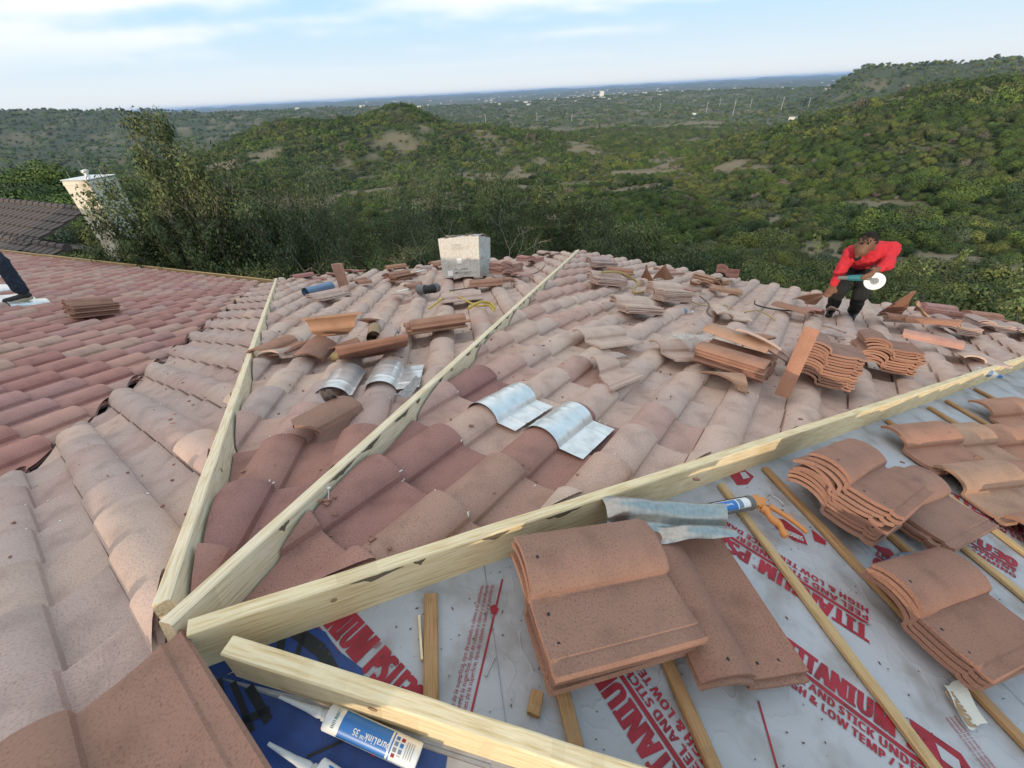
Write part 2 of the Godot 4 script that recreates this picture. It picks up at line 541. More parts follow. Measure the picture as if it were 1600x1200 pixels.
func tile_soup(length: float, tall := 1.0, coarse := false) -> Soup:   # nose at z = 0, head at z = length
	var s := Soup.new()
	var nn := profile_normals()
	var rows := [0.0, length] if coarse else [0.0, 0.012, length * 0.35, length * 0.68, length]
	for r in rows.size() - 1:
		var z0: float = rows[r]
		var z1: float = rows[r + 1]
		var d0 := 0.004 if r == 0 and not coarse else 0.0          # the nose edge is rounded
		for i in PROF.size() - 1:
			if i == 0: continue
			var a := Vector3(PROF[i][0], PROF[i][1] - d0, z0)
			var b := Vector3(PROF[i + 1][0], PROF[i + 1][1] - d0, z0)
			var c := Vector3(PROF[i + 1][0], PROF[i + 1][1], z1)
			var d := Vector3(PROF[i][0], PROF[i][1], z1)
			var n0 := Vector3(nn[i][1].x, nn[i][1].y, 0)
			var n1 := Vector3(nn[i + 1][0].x, nn[i + 1][0].y, 0)
			var n0f := (n0 + Vector3(0, 0, -0.5 if d0 > 0 else 0.0)).normalized()
			var n1f := (n1 + Vector3(0, 0, -0.5 if d0 > 0 else 0.0)).normalized()
			s.quad_n(a, b, c, d, n0f, n1f, n1, n0)
	# underside, ends and sides
	var low := func(i: int, z: float) -> Vector3:
		var k: Vector2 = (nn[i][0] + nn[i][1]).normalized()
		return Vector3(PROF[i][0] - k.x * THICK * 0.9, PROF[i][1] - maxf(k.y, 0.5) * THICK, z)
	var edge := Color.WHITE
	for i in PROF.size() - 1:
		if i == 0: continue
		var a: Vector3 = low.call(i, 0.0)
		var b: Vector3 = low.call(i + 1, 0.0)
		var c: Vector3 = low.call(i + 1, length)
		var d: Vector3 = low.call(i, length)
		s.quad(a, d, c, b, edge)
		s.quad(Vector3(PROF[i][0], PROF[i][1] - 0.004, 0), a, b, Vector3(PROF[i + 1][0], PROF[i + 1][1] - 0.004, 0), edge)
		s.quad(Vector3(PROF[i][0], PROF[i][1], length), Vector3(PROF[i + 1][0], PROF[i + 1][1], length), c, d, edge)
	var e := PROF.size() - 1
	s.quad(Vector3(PROF[1][0], PROF[1][1], 0), Vector3(PROF[1][0], PROF[1][1], length), low.call(1, length), low.call(1, 0.0), edge)
	s.quad(Vector3(PROF[e][0], PROF[e][1], 0), low.call(e, 0.0), low.call(e, length), Vector3(PROF[e][0], PROF[e][1], length), edge)
	if tall != 1.0:                                        # a fuller barrel
		for i in s.v.size():
			s.v[i].y *= tall
			s.n[i] = (s.n[i] * Vector3(1, 1.0 / tall, 1)).normalized()
	return s

func clip_soup(src: Soup, t: Transform3D, planes: Array) -> Soup:  # keeps the part where a*x + b*z <= c for each [a, b, c], x and z in the slope's frame
	var out := Soup.new()
	for k in range(0, src.v.size(), 3):
		var poly := []
		for e in 3: poly.append([src.v[k + e], src.n[k + e], src.c[k + e]])
		for pl in planes:
			var nxt := []
			for i in poly.size():
				var p: Array = poly[i]
				var q: Array = poly[(i + 1) % poly.size()]
				var pp: Vector3 = t * (p[0] as Vector3)
				var qq: Vector3 = t * (q[0] as Vector3)
				var dp: float = pl[2] - pl[0] * pp.x - pl[1] * pp.z
				var dq: float = pl[2] - pl[0] * qq.x - pl[1] * qq.z
				if dp >= 0: nxt.append(p)
				if (dp >= 0) != (dq >= 0):
					var f := dp / (dp - dq)
					nxt.append([(p[0] as Vector3).lerp(q[0], f), (p[1] as Vector3).lerp(q[1], f), (p[2] as Color).lerp(q[2], f)])
			poly = nxt
			if poly.size() < 3: break
		for i in range(1, poly.size() - 1):
			for q in [poly[0], poly[i], poly[i + 1]]:
				out.v.append(q[0]); out.n.append(q[1]); out.c.append(q[2]); out.uv.append(Vector2(q[0].x, q[0].z))
	return out

var tile_variants := []                               # [Soup, ArrayMesh] of laid tiles
var loose_variants := []

# lays tiles on a slope. keep: planes [a, b, c] in (x, z) of the frame; pick(s, w) -> material
func lay(face: String, node: Node3D, s_first: float, s_last: float, groove: float, w_lo: float, w_hi: float, keep: Array, pick: Callable, skip: Callable) -> void:
	var f: Transform3D = F[face]
	var seat := Basis(Vector3.RIGHT, 0.115)
	var all := []
	var s := s_first
	while s <= s_last + 0.001:
		var w := groove - 0.1735 + floorf((w_lo - groove) / TW) * TW
		while w < w_hi:
			all.append([s, w])
			w += TW
		s += TE
	var found := []
	for q in all:
		var inside := 0
		var n := 0
		var shape := [[0.0, 0.0], [0.352, 0.0], [0.0, TL], [0.352, TL], [0.17, 0.0], [0.17, TL]]
		var bad := []
		for pl in keep:
			var most := 0
			for c in shape:
				if pl[0] * (q[1] + c[0]) + pl[1] * (-q[0] + c[1]) <= pl[2]: most += 1
			if most == 0:
				n = -1
				break
			if most < shape.size(): bad.append(pl)
		if n < 0 or skip.call(q[0], q[1]): continue
		var mid := f * Vector3(q[1] + 0.16, 0.04, -q[0] + 0.16)
		if face == "LR" or face == "LA":                 # nothing is laid where the photograph's field of view is far off
			var dv := mid - CAM
			if rad_to_deg(atan2(dv.x, -dv.z)) < -66.0 and face == "LR": continue
		found.append([(mid - CAM).length(), q[0], q[1], bad])
	found.sort_custom(func(p, q): return p[0] < q[0])
	var rest := Soup.new()
	for i in found.size():
		var g: Array = found[i]
		var jit := Transform3D(seat * Basis(Vector3.UP, rng.randf_range(-0.009, 0.009)) * Basis(Vector3.BACK, rng.randf_range(-0.014, 0.014)), Vector3(g[2] + rng.randf_range(-0.002, 0.002), 0.038 + rng.randf_range(-0.003, 0.005), -g[1] + rng.randf_range(-0.009, 0.009)))
		var k := rng.randi() % tile_variants.size()
		var mm: Material = pick.call(g[1], g[2])
		if i < 300:
			var me: Mesh = tile_variants[k][1]
			if g[3].size() > 0:
				var cs := clip_soup(tile_variants[k][0], jit, g[3])
				if cs.v.size() < 9: continue
				me = cs.mesh()
			put("roof_tile", me, mm, node, jit)
		else:
			var src: Soup = tile_variants[k][2]
			if g[3].size() > 0: src = clip_soup(src, jit, g[3])
			var tone: Color = (mm as StandardMaterial3D).albedo_color.srgb_to_linear()
			for e in src.v.size():
				rest.v.append(jit * src.v[e]); rest.n.append(jit.basis * src.n[e]); rest.c.append(src.c[e] * tone); rest.uv.append(src.uv[e])
	if rest.v.size() > 0:
		var white: StandardMaterial3D = M.pale[0].duplicate()
		white.albedo_color = Color.WHITE
		var o := put("roof_tile", rest.mesh(), white, node)
		o.set_meta("kind", "stuff")

func deck(pts: Array, h: float, thick: float) -> ArrayMesh:      # a flat slab under a slope; pts are [s, w], running either way
	var s := Soup.new()
	var top := []
	var bot := []
	for p in pts:
		top.append(Vector3(p[1], h, -p[0]))
		bot.append(Vector3(p[1], h - thick, -p[0]))
	var area := 0.0
	for i in pts.size():
		var q: Array = pts[(i + 1) % pts.size()]
		area += pts[i][1] * -q[0] - q[1] * -pts[i][0]
	if area < 0:
		top.reverse()
		bot.reverse()
	for i in range(1, pts.size() - 1):
		s.tri(top[0], top[i], top[i + 1])
		s.tri(bot[0], bot[i + 1], bot[i])
	for i in pts.size():
		var j := (i + 1) % pts.size()
		s.quad(top[i], bot[i], bot[j], top[j])
	return s.mesh()

func hip_k(face: String, d: Vector3) -> float:        # sideways drift of a hip per metre down the slope
	var l: Vector3 = (F[face] as Transform3D).basis.inverse() * d
	return l.x / -l.z

func roofs() -> void:
	for i in 1:
		var a := tile_soup(TL, 1.22)
		var b := tile_soup(TL, 1.22, true)
		tile_variants.append([a, a.mesh(), b])
		loose_variants.append(tile_soup(0.43))
	var order := ["LA", "AB", "BC", "CD", "DE", "EF", "FG", "GH"]
	var labels := {
		"LA": "greyish mauve tiled slope between the dark valley and the first pale hip board", "AB": "dusty pink tiled slope between two hip boards with the cardboard box on it",
		"BC": "large dusty pink tiled slope where the worker in red stands", "CD": "stripped slope with grey printed underlayment and wooden battens",
		"DE": "small stripped slope with blue printed membrane under sealant tubes", "EF": "tiled slope behind the peak of the roof", "FG": "tiled slope behind the peak beyond the blue membrane", "GH": "tiled slope behind the peak beside the greyish mauve slope"}
	var gap := 0.026
	for i in 8:
		var face: String = order[i]
		var kl := hip_k(face, hip(order[(i + 7) % 8], face))
		var kr := hip_k(face, hip(face, order[(i + 1) % 8]))
		var ev := EAVE
		var pts := [[0.0, 0.0], [ev, kl * ev], [ev, kr * ev]]
		if face == "LA":
			var l0: Vector3 = (F["LA"] as Transform3D).affine_inverse() * F["valley0"]
			var l1: Vector3 = (F["LA"] as Transform3D).affine_inverse() * F["valley1"]
			var dirv := (l1 - l0).normalized()
			var k2 := dirv.x / -dirv.z
			pts = [[0.0, 0.0], [-0.9, -1.9], [-0.85, l0.x + k2 * (-0.85 + l0.z)], [8.3, l0.x + k2 * (8.3 + l0.z)], [8.3, kr * 8.3]]
		if face == "GH": continue
		var h := -0.045
		var node := put("roof_slope", deck(pts, h, 0.12), M.deck if face not in ["CD", "DE"] else M.wrap, self, F[face])
		tag(node, labels[face], "", "", "structure")
		var keep := [[-1.0, -kl, -gap], [1.0, kr, -gap]]        # x >= kl * s + gap and x <= kr * s - gap with s = -z
		match face:
			"AB":
				lay(face, node, 0.28, EAVE, 0.0, -3.9, 3.9, keep, pick_ab, func(_s, _w): return false)
			"BC":
				lay(face, node, 0.41, EAVE, -0.085, -3.9, 3.9, keep, pick_bc, func(_s, _w): return false)
			"LA":
				var l0: Vector3 = (F["LA"] as Transform3D).affine_inverse() * F["valley0"]
				var l1: Vector3 = (F["LA"] as Transform3D).affine_inverse() * F["valley1"]
				var dl := l1 - l0
				var nl := Vector2(-dl.z, dl.x).normalized()         # normal to the valley, in (x, z)
				var cc := nl.x * l0.x + nl.y * l0.z
				var keepv := [[1.0, kr, -gap], [nl.x, nl.y, cc - 0.012] if cc > 0.0 else [-nl.x, -nl.y, -cc - 0.012]]
				lay(face, node, -0.42, 8.4, -0.165, -1.9, 4.2, keepv, pick_la, func(_s, _w): return false)
			"CD":
				lay(face, node, 0.42, EAVE, -0.70, -3.2, 2.2, keep, func(_s, _w): return M.new[rng.randi() % 3], func(s, w): return s < 3.55 or w < -0.272 * s + 0.09 or (s > 8.0))
	# the left wing
	var lf: Transform3D = F["LR"]
	var i0: Vector3 = lf.affine_inverse() * F["valley0"]
	var i1: Vector3 = lf.affine_inverse() * F["valley1"]
	var kv := (i1.x - i0.x) / -(i1.z - i0.z)
	var ev2 := 5.95
	var node2 := put("roof_slope", deck([[-3.0, kv * -3.0], [ev2, kv * ev2], [ev2, -17.0], [-3.0, -17.0]], -0.045, 0.12), M.deck, self, lf)
	tag(node2, "rose red tiled slope of the left wing beyond the dark valley", "", "", "structure")
	lay("LR", node2, -2.9, ev2, -0.0 - 0.64 + 2 * TW, -16.0, 4.0, [[1.0, kv, -0.025]], func(_s, _w): return M.rose[rng.randi() % M.rose.size()], func(_s, _w): return false)
	# valley flashing
	var vs := Soup.new()
	var va: Vector3 = F["valley0"]
	var vb: Vector3 = F["valley1"]
	var vd := (vb - va).normalized()
	var vw := vd.cross(Vector3.UP).normalized()
	va -= vd * 2.4
	for sg in [-1.0, 1.0]:
		var nu := Vector3.UP * 0.004
		var lift := Vector3.UP * 0.03
		if sg > 0: vs.quad(va + nu, vb + nu, vb + vw * 0.16 + lift, va + vw * 0.16 + lift)
		else: vs.quad(va + nu, va - vw * 0.16 + lift, vb - vw * 0.16 + lift, vb + nu)
	var vo := put("valley_flashing", vs.mesh(), M.black, self)
	tag(vo, "dark metal valley lining between rose red slope and mauve slope", "flashing")
	# walls of the house under the eaves
	var ws := Soup.new()
	for i in 8:
		var d0 := hip(order[(i + 7) % 8], order[i])
		var d1 := hip(order[i], order[(i + 1) % 8])
		var p0 := PEAK + d0 * (8.6 / Vector2(d0.x, d0.z).length())
		var p1 := PEAK + d1 * (8.6 / Vector2(d1.x, d1.z).length())
		p0.y = PEAK.y - 2.25
		p1.y = PEAK.y - 2.25
		ws.quad(p0, p1, Vector3(p1.x, -8, p1.z), Vector3(p0.x, -8, p0.z))
	var wo := put("house_wall", ws.mesh(), M.stucco, self)
	tag(wo, "cream stucco walls of the house under the tiled eaves", "", "", "structure")

func pick_ab(s: float, w: float) -> Material:
	if s < 0.95: return M.red[rng.randi() % 3]
	if rng.randf() < 0.12: return M.pink[rng.randi() % 3]
	return M.pale[rng.randi() % M.pale.size()] if s > 1.6 else M.mauve[rng.randi() % 5]

func pick_bc(s: float, w: float) -> Material:
	var near := s + maxf(w, 0.0) * 0.35
	if near < 1.15: return M.red[rng.randi() % 4]
	if near < 1.75 and w < 0.2 and rng.randf() < 0.6: return M.red[rng.randi() % 4]
	if near < 2.4 and rng.randf() < 0.5: return M.pink[rng.randi() % 3]
	if w < -0.6 and w < -0.33 * s + 0.35 and rng.randf() < 0.5: return M.pink[rng.randi() % 3]
	return M.pale[rng.randi() % M.pale.size()]

func pick_la(s: float, w: float) -> Material:
	return M.mauve[rng.randi() % 5] if rng.randf() < 0.85 else M.pale[rng.randi() % 6]

# ------------------------------------------------------------------ boards and battens
func plank(length: float, wide: float, tall: float, sd: int, rough := 0.0015, steps := 26, bite := 0.0) -> ArrayMesh:    # along -z from the origin, y from 0 to tall, edges a little uneven
	var s := Soup.new()
	var n := FastNoiseLite.new()
	n.seed = sd
	n.frequency = 1.3
	var ch := minf(0.004, wide * 0.12)
	var sec := [Vector2(-wide / 2 + ch, 0), Vector2(-wide / 2, ch), Vector2(-wide / 2, tall - ch), Vector2(-wide / 2 + ch, tall), Vector2(wide / 2 - ch, tall), Vector2(wide / 2, tall - ch), Vector2(wide / 2, ch), Vector2(wide / 2 - ch, 0)]
	var ring := func(i: int) -> Array:
		var z := -length * i / steps
		var out := []
		for k in sec.size():
			var p: Vector2 = sec[k]
			var dx := n.get_noise_2d(z * 1.5, k / 2 * 7.0) * rough * 2.0
			var dy := n.get_noise_2d(z * 2.3 + 40.0, k / 2 * 7.0) * rough * 2.0
			if k in [2, 3, 4, 5] and bite > 0.0: dy -= maxf(0.0, n.get_noise_2d(z * 5.0, 90.0) - 0.15) * bite
			out.append(Vector3(p.x + dx, p.y + dy, z))
		return out
	var tone := func(k: int, i: int) -> Color:
		var f := n.get_noise_2d(i * 0.55, k * 3.0 + 20.0)
		return Color(1, 1, 1).lerp(Color(0.80, 0.78, 0.74), clampf(f * 1.2 - 0.15, 0, 1))
	var prev: Array = ring.call(0)
	for k in range(1, 7): s.tri(prev[0], prev[k], prev[k + 1], Color(0.85, 0.8, 0.72))
	for i in range(1, steps + 1):
		var cur: Array = ring.call(i)
		for k in 8:
			var k1 := (k + 1) % 8
			var c: Color = tone.call(k, i)
			s.quad(prev[k], cur[k], cur[k1], prev[k1], c)
		prev = cur
	for k in range(1, 7): s.tri(prev[0], prev[k + 1], prev[k])
	return s.mesh()

func along(from: Vector3, d: Vector3) -> Transform3D:  # -z runs along d, y stays as upright as it can
	var x := d.cross(Vector3.UP).normalized()
	return Transform3D(Basis(x, x.cross(d).normalized(), -d), from)

func boards() -> void:
	var up := Vector3.UP
	var dA := hip("LA", "AB")
	var dB := hip("AB", "BC")
	var dC := hip("BC", "CD")
	var dD := hip("CD", "DE")
	var list := [
		[dA, 0.062, 8.9, -0.045, 0.152, M.pine_grey, "pale weathered hip board between greyish mauve slope and slope with cardboard box", 1, 0.0015],
		[dB, 0.0, 9.2, -0.045, 0.152, M.pine_grey, "long stained hip board running from the peak to the far eave", 2, 0.003],
		[dC, 0.03, 9.0, -0.05, 0.150, M.pine, "yellow pine hip board dividing tiled slope from grey underlayment", 3, 0.006],
		[dD, 0.13, 2.6, -0.05, 0.150, M.pine, "short pine board with splintered end beside the sealant tubes", 4, 0.004]]
	for b in list:
		var d: Vector3 = b[0]
		var o := put("hip_board", plank(b[2] - b[1], 0.038, b[4], b[7], 0.0012, 90, b[8]), b[5], self, along(PEAK + d * float(b[1]) + up * float(b[3]) + (F["CD"] as Transform3D).basis.x * (-0.034 if b[7] == 4 else 0.0), d))
		tag(o, b[6], "board", "boards along the hips")
		# nails and knots
		var l := float(b[2] - b[1])
		for k in 9:
			var z := -l * (0.03 + 0.1 * k + rng.randf() * 0.05)
			var sp := Soup.new()
			var side := 1.0 if rng.randf() < 0.6 else -1.0
			sp.lathe(Transform3D(Basis(Vector3.BACK, -PI / 2 * side), Vector3(0.0185 * side, b[4] * rng.randf_range(0.45, 0.8), z)), [[0.0, 0.0018], [0.006 + rng.randf() * 0.006, 0.0016], [0.007, 0.0]].duplicate(), 10)
			put("knot", sp.mesh(), M.card_brown, o)
	# wane: strips of bark and weather stain left along the edges of the long boards
	for q in [["hip_board_001", 20, 0.152], ["hip_board_002", 4, 0.150]]:
		var ob: Node = get_node(q[0])
		for k in int(q[1]):
			var ws := Soup.new()
			var z0 := -0.25 - k * 0.21 - rng.randf() * 0.12
			var ll := rng.randf_range(0.03, 0.15)
			var last := []
			for i in 9:
				var u := i / 8.0
				var top: float = q[2] - 0.006 - rng.randf() * 0.004
				var low := top - sin(u * PI) * rng.randf_range(0.008, 0.022) - 0.002
				var p := [Vector3(0.0204, top, z0 - ll * u), Vector3(0.0204, low, z0 - ll * u)]
				if i > 0: ws.quad(last[0], last[1], p[1], p[0])
				last = p
			put("bark_strip", ws.mesh(), M.wane, ob)
	# splinters at the sawn end of the short board
	var sp := Soup.new()
	var e0 := PEAK + dD * 0.13 - up * 0.045 - (F["CD"] as Transform3D).basis.x * 0.034
	var sd := along(e0, dD)
	for k in 26:
		var p := Vector3(rng.randf_range(-0.018, 0.018), rng.randf_range(0.0, 0.06), 0.0)
		sp.tube([sd * p, sd * (p + Vector3(rng.randf_range(-0.008, 0.008), -rng.randf_range(0.0, 0.03), rng.randf_range(0.008, 0.03)))], [0.0011, 0.0003], 4)
	var so := put("splinters", sp.mesh(), M.pine, self)
	tag(so, "frayed splinters hanging at the sawn end of the short pine board", "splinters", "", "stuff")
	# the eave board of the left wing
	var lf: Transform3D = F["LR"]
	var a: Vector3 = lf * Vector3(-3.4, -0.05, -6.02)
	var c: Vector3 = lf * Vector3(-17.0, -0.05, -6.02)
	var o2 := put("eave_board", plank((c - a).length(), 0.04, 0.16, 9, 0.002, 40), M.lath_pale, self, along(a, (c - a).normalized()))
	tag(o2, "long pale board along the lower edge of the rose red slope", "board")

# ------------------------------------------------------------------ printed underlayment
func lettering(face: String, parent: Node3D, txt: String, p0: Array, p1: Array, high: float, m: Material, h: float, weight := 800) -> void:   # a flat print from p0 to p1, both [s, w]
	var t := TextMesh.new()
	var f := SystemFont.new()
	f.font_names = PackedStringArray(["Droid Sans"])
	f.font_weight = weight
	t.font = f
	t.text = txt
	t.font_size = 32
	t.pixel_size = 0.01
	t.depth = 0.0
	t.curve_step = 2.0
	t.horizontal_alignment = HORIZONTAL_ALIGNMENT_LEFT
	t.vertical_alignment = VERTICAL_ALIGNMENT_BOTTOM
	var b := t.get_aabb()
	var a := Vector3(p0[1], h, -p0[0])
	var c := Vector3(p1[1], h, -p1[0])
	var x := (c - a)
	var l := x.length()
	x = x.normalized()
	var z := Vector3.UP
	var y := z.cross(x)
	var sx := l / b.size.x
	var sy := high / (0.01 * 32 * 0.73)
	var heavy := [0.0]                                     # bold letters are printed as overlapping strokes
	if weight >= 800: heavy = [-0.05, 0.0, 0.05]
	elif weight >= 600: heavy = [-0.025, 0.025]
	for i in heavy.size():
		put("lettering", t, m, parent, Transform3D(Basis(x * sx, y * sy, z), a - x * b.position.x * sx - y * b.position.y * sy + x * high * float(heavy[i]) + z * 0.0002 * i))

func flat_poly(pts: Array, h: float) -> ArrayMesh:      # pts [s, w] in a slope's frame
	var pv := PackedVector2Array()
	for p in pts: pv.append(Vector2(p[1], -p[0]))
	var idx := Geometry2D.triangulate_polygon(pv)
	var s := Soup.new()
	for i in range(0, idx.size(), 3):
		var a := pv[idx[i]]
		var b := pv[idx[i + 1]]
		var c := pv[idx[i + 2]]
		if (b - a).cross(c - a) > 0: s.tri(Vector3(a.x, h, a.y), Vector3(b.x, h, b.y), Vector3(c.x, h, c.y))
		else: s.tri(Vector3(a.x, h, a.y), Vector3(c.x, h, c.y), Vector3(b.x, h, b.y))
	return s.mesh()

func stripe(p0: Array, p1: Array, wide: float, h: float) -> ArrayMesh:
	var d := Vector2(p1[0] - p0[0], p1[1] - p0[1]).normalized()
	var k := Vector2(-d.y, d.x) * wide * 0.5
	return flat_poly([[p0[0] + k.x, p0[1] + k.y], [p1[0] + k.x, p1[1] + k.y], [p1[0] - k.x, p1[1] - k.y], [p0[0] - k.x, p0[1] - k.y]], h)

func underlayment() -> void:
	var cd: Transform3D = F["CD"]
	var h0 := -0.0435
	var g := thing("underlayment_sheet", cd, "grey peel and stick underlayment printed with red lettering", "underlayment")
	# sheets lap each other by a few millimetres
	var kl := hip_k("CD", hip("BC", "CD"))
	var kr := hip_k("CD", hip("CD", "DE"))
	var lap := [0.0, 0.73, 1.42, 2.32, 3.2, 4.1, 5.0]
	for i in 6:
		var s0: float = lap[i] - 0.04
		var s1: float = lap[i + 1]
		if i == 0: s0 = 0.02
		put("sheet", flat_poly([[s0, kl * s0 + 0.004], [s0, kr * s0 - 0.004], [s1, kr * s1 - 0.01], [s1, kl * s1 + 0.01]], h0 + 0.0018 * (6 - i) / 6.0), M.wrap, g)
	var h := h0 + 0.0035
	var R: Material = M.print_red
	var one := "PEEL AND STICK UNDERLAYMENT"
	var two := "HIGH & LOW TEMP / ICE DAMMING"
	for q in [[[1.984, 0.115], [1.60, -0.345]], [[1.602, 0.152], [1.90, 0.54]], [[1.139, 0.384], [0.95, -0.115]], [[3.12, -0.409], [3.50, 0.12]], [[2.62, 0.35], [2.30, -0.12]], [[0.225, -0.135], [0.50, 0.165]], [[2.72, -0.52], [2.98, -0.02]]]:
		var a := Vector2(q[0][0], q[0][1])
		var b := Vector2(q[1][0], q[1][1])
		var d := (b - a).normalized()
		var k := Vector2(d.y, -d.x)                       # letter tops point this way on the slope
		var hi := 0.066 if q[0][0] > 0.3 else 0.075
		var off := func(p: Vector2, u: float) -> Array: return [p.x - k.x * u, p.y - k.y * u]
		lettering("CD", g, "TITANIUM", off.call(a, 0.0), off.call(a.lerp(b, 0.565), 0.0), hi, R, h)
		lettering("CD", g, "\u00ae", off.call(a.lerp(b, 0.575), -hi * 0.7), off.call(a.lerp(b, 0.602), -hi * 0.7), 0.018, R, h, 400)
		lettering("CD", g, "PSU30", off.call(a.lerp(b, 0.63), 0.0), off.call(b, 0.0), hi, R, h)
		put("printed_bar", stripe(off.call(a, 0.014), off.call(b, 0.014), 0.013, h), R, g)
		lettering("CD", g, one, off.call(a, 0.050), off.call(b, 0.050), 0.024, R, h, 600)
		lettering("CD", g, two, off.call(a, 0.084), off.call(b, 0.084), 0.024, R, h, 600)
	for lg in [[[1.931, -0.559], [2.037, -0.593], [2.057, -0.545], [1.985, -0.5], [1.927, -0.497]], [[1.965, -0.323], [2.018, -0.308], [2.05, -0.236], [2.026, -0.188], [1.978, -0.211], [1.943, -0.272]], [[1.656, -0.332], [1.694, -0.3], [1.693, -0.228], [1.644, -0.217], [1.622, -0.26]], [[2.114, -0.256], [2.132, -0.201], [2.112, -0.182], [2.076, -0.205]], [[2.341, -0.174], [2.413, -0.145], [2.404, -0.098], [2.36, -0.109]], [[1.865, 0.343], [1.94, 0.43], [1.93, 0.47], [1.87, 0.50], [1.80, 0.44], [1.82, 0.40]]]:
		put("printed_mark", flat_poly(lg, h), R, g)
	for lg in [[[1.995, -0.57], [2.03, -0.575], [2.03, -0.54], [1.985, -0.53]], [[1.885, 0.40], [1.915, 0.44], [1.89, 0.465], [1.865, 0.43]], [[1.66, -0.30], [1.675, -0.285], [1.672, -0.25], [1.655, -0.25]]]:
		put("printed_mark", flat_poly(lg, h + 0.001), M.wrap, g)
	lettering("CD", g, "SURROUND", [2.035, -0.225], [1.965, -0.275], 0.026, M.print_pale, h + 0.001)
	# small print along the sheet edges
	var sm := "condiciones de la superficie, tipo de calzado o clavos y la pendiente"
	for k in 3: lettering("CD", g, sm, [0.632 - 0.016 * k, 0.21], [0.76 - 0.016 * k, -0.13], 0.010, R, h, 400)
	for k in 3: lettering("CD", g, sm, [2.0 - 0.016 * k, 0.60], [2.03 - 0.016 * k, 0.36], 0.010, R, h, 400)
	for l in [[[0.63, 0.235], [0.786, -0.149]], [[1.429, 0.247], [1.33, 0.50]], [[0.735, -0.22], [0.735, 0.27]], [[2.31, -0.6], [2.31, 0.7]]]:
		put("printed_line", stripe(l[0], l[1], 0.0055 if l[0][0] != l[1][0] else 0.002, h), R if l[0][0] != l[1][0] else M.lead, g)
	put("printed_mark", flat_poly([[0.735, -0.07], [0.75, -0.075], [0.76, -0.06], [0.75, -0.045], [0.735, -0.05]], h), R, g)
	for k in 16:
		var s := 0.45 + rng.randf() * 2.0
		var w := lerpf(kl * s, kr * s, rng.randf())
		put("printed_mark", stripe([s - 0.008, w], [s + 0.008, w], 0.0012, h), R, g)
		put("printed_mark", stripe([s, w - 0.008], [s, w + 0.008], 0.0012, h + 0.0003), R, g)
	# the blue membrane by the peak
	var bl := thing("blue_membrane", cd, "dark blue membrane with black printed shapes near the peak", "membrane")
	put("sheet", flat_poly([[0.02, -0.008], [0.25, -0.075], [0.30, -0.045], [0.335, 0.0], [0.40, 0.05], [0.42, 0.14], [0.03, 0.011]], h + 0.001), M.wrap_blue, bl)
	for q in [[[0.22, -0.06], [0.30, 0.0], 0.03], [[0.30, 0.0], [0.36, 0.09], 0.028], [[0.20, -0.04], [0.21, 0.05], 0.018], [[0.25, -0.045], [0.24, 0.04], 0.012]]:
		put("printed_mark", stripe(q[0], q[1], q[2], h + 0.002), M.print_black, bl)
	var b2 := thing("blue_membrane", F["DE"], "dark blue membrane with black lines under the two sealant tubes", "membrane")
	var kl2 := hip_k("DE", hip("CD", "DE"))
	put("sheet", flat_poly([[0.01, 0.0], [0.60, kl2 * 0.60 + 0.01], [0.64, -0.16], [0.50, -0.075], [0.46, 0.15], [0.01, 0.01]], h0 + 0.003), M.wrap_blue, b2)
	put("sheet", flat_poly([[0.58, kl2 * 0.58 + 0.01], [1.6, kl2 * 1.6 + 0.01], [1.6, 0.5], [0.40, 0.16], [0.45, -0.06]], h0 + 0.001), M.wrap, b2)
	for q in [[[0.06, -0.015], [0.13, 0.0], 0.010], [[0.09, -0.03], [0.17, 0.0], 0.013], [[0.12, -0.045], [0.235, -0.02], 0.012], [[0.155, -0.06], [0.245, -0.05], 0.018], [[0.23, -0.062], [0.20, -0.018], 0.016], [[0.20, -0.018], [0.22, 0.01], 0.016], [[0.48, -0.05], [0.36, -0.02], 0.006], [[0.40, -0.12], [0.36, -0.06], 0.006]]:
		put("printed_mark", stripe(q[0], q[1], q[2], h0 + 0.0045), M.print_black, b2)
	put("printed_mark", stripe([0.47, -0.075], [0.66, -0.10], 0.03, h0 + 0.004), M.print_red, b2)
	# battens
	var spots := [0.567, 0.885, 1.205, 1.525, 1.83, 2.15, 2.47, 2.79, 3.11, 3.45, 4.07, 4.39, 5.03]
	for i in spots.size():
		var s: float = spots[i]
		var w0 := kl * s + 0.045 + rng.randf() * 0.03
		var w1 := kr * s - 0.04
		if i == 1: w0 = 0.08
		if i == 2: w0 = -0.02
		if i == 3: w0 = -0.245; w1 = -0.19 
		if i in [6, 8]: w0 = -0.45
		var d := Vector3(1, 0, rng.randf_range(-0.03, 0.02)).normalized()
		var mm: Material = M.lath_pale if i in [4, 8, 7] else M.lath
		var o := put("batten", plank(w1 - w0, 0.036, 0.019, 300 + i, 0.0016, 22, 0.004), mm, self, cd * Transform3D(Basis(d.cross(Vector3.UP).normalized(), Vector3.UP, -d), Vector3(w0, h0 + 0.004, -s)))
		var say: String = ["wooden batten nailed on underlayment, first below the roof peak", "split wooden batten under the near stack of four tiles", "dark wooden batten running out from under the two overlapping tiles", "short stub of batten beside the crumpled metal sheet", "slim pale batten passing under the caulking gun", "brown batten passing under the tall tile stack and paper scrap", "batten beyond the tall tile stack", "pale batten beside the lone tiles under the tall stack", "pale batten beside the laid orange tiles", "batten under the upper edge of the laid orange tiles", "batten under the second laid row along the pine hip board", "batten further along the pine hip board under laid tiles", "far batten along the pine hip board under laid tiles"][i]
		tag(o, say, "batten", "battens across the underlayment")
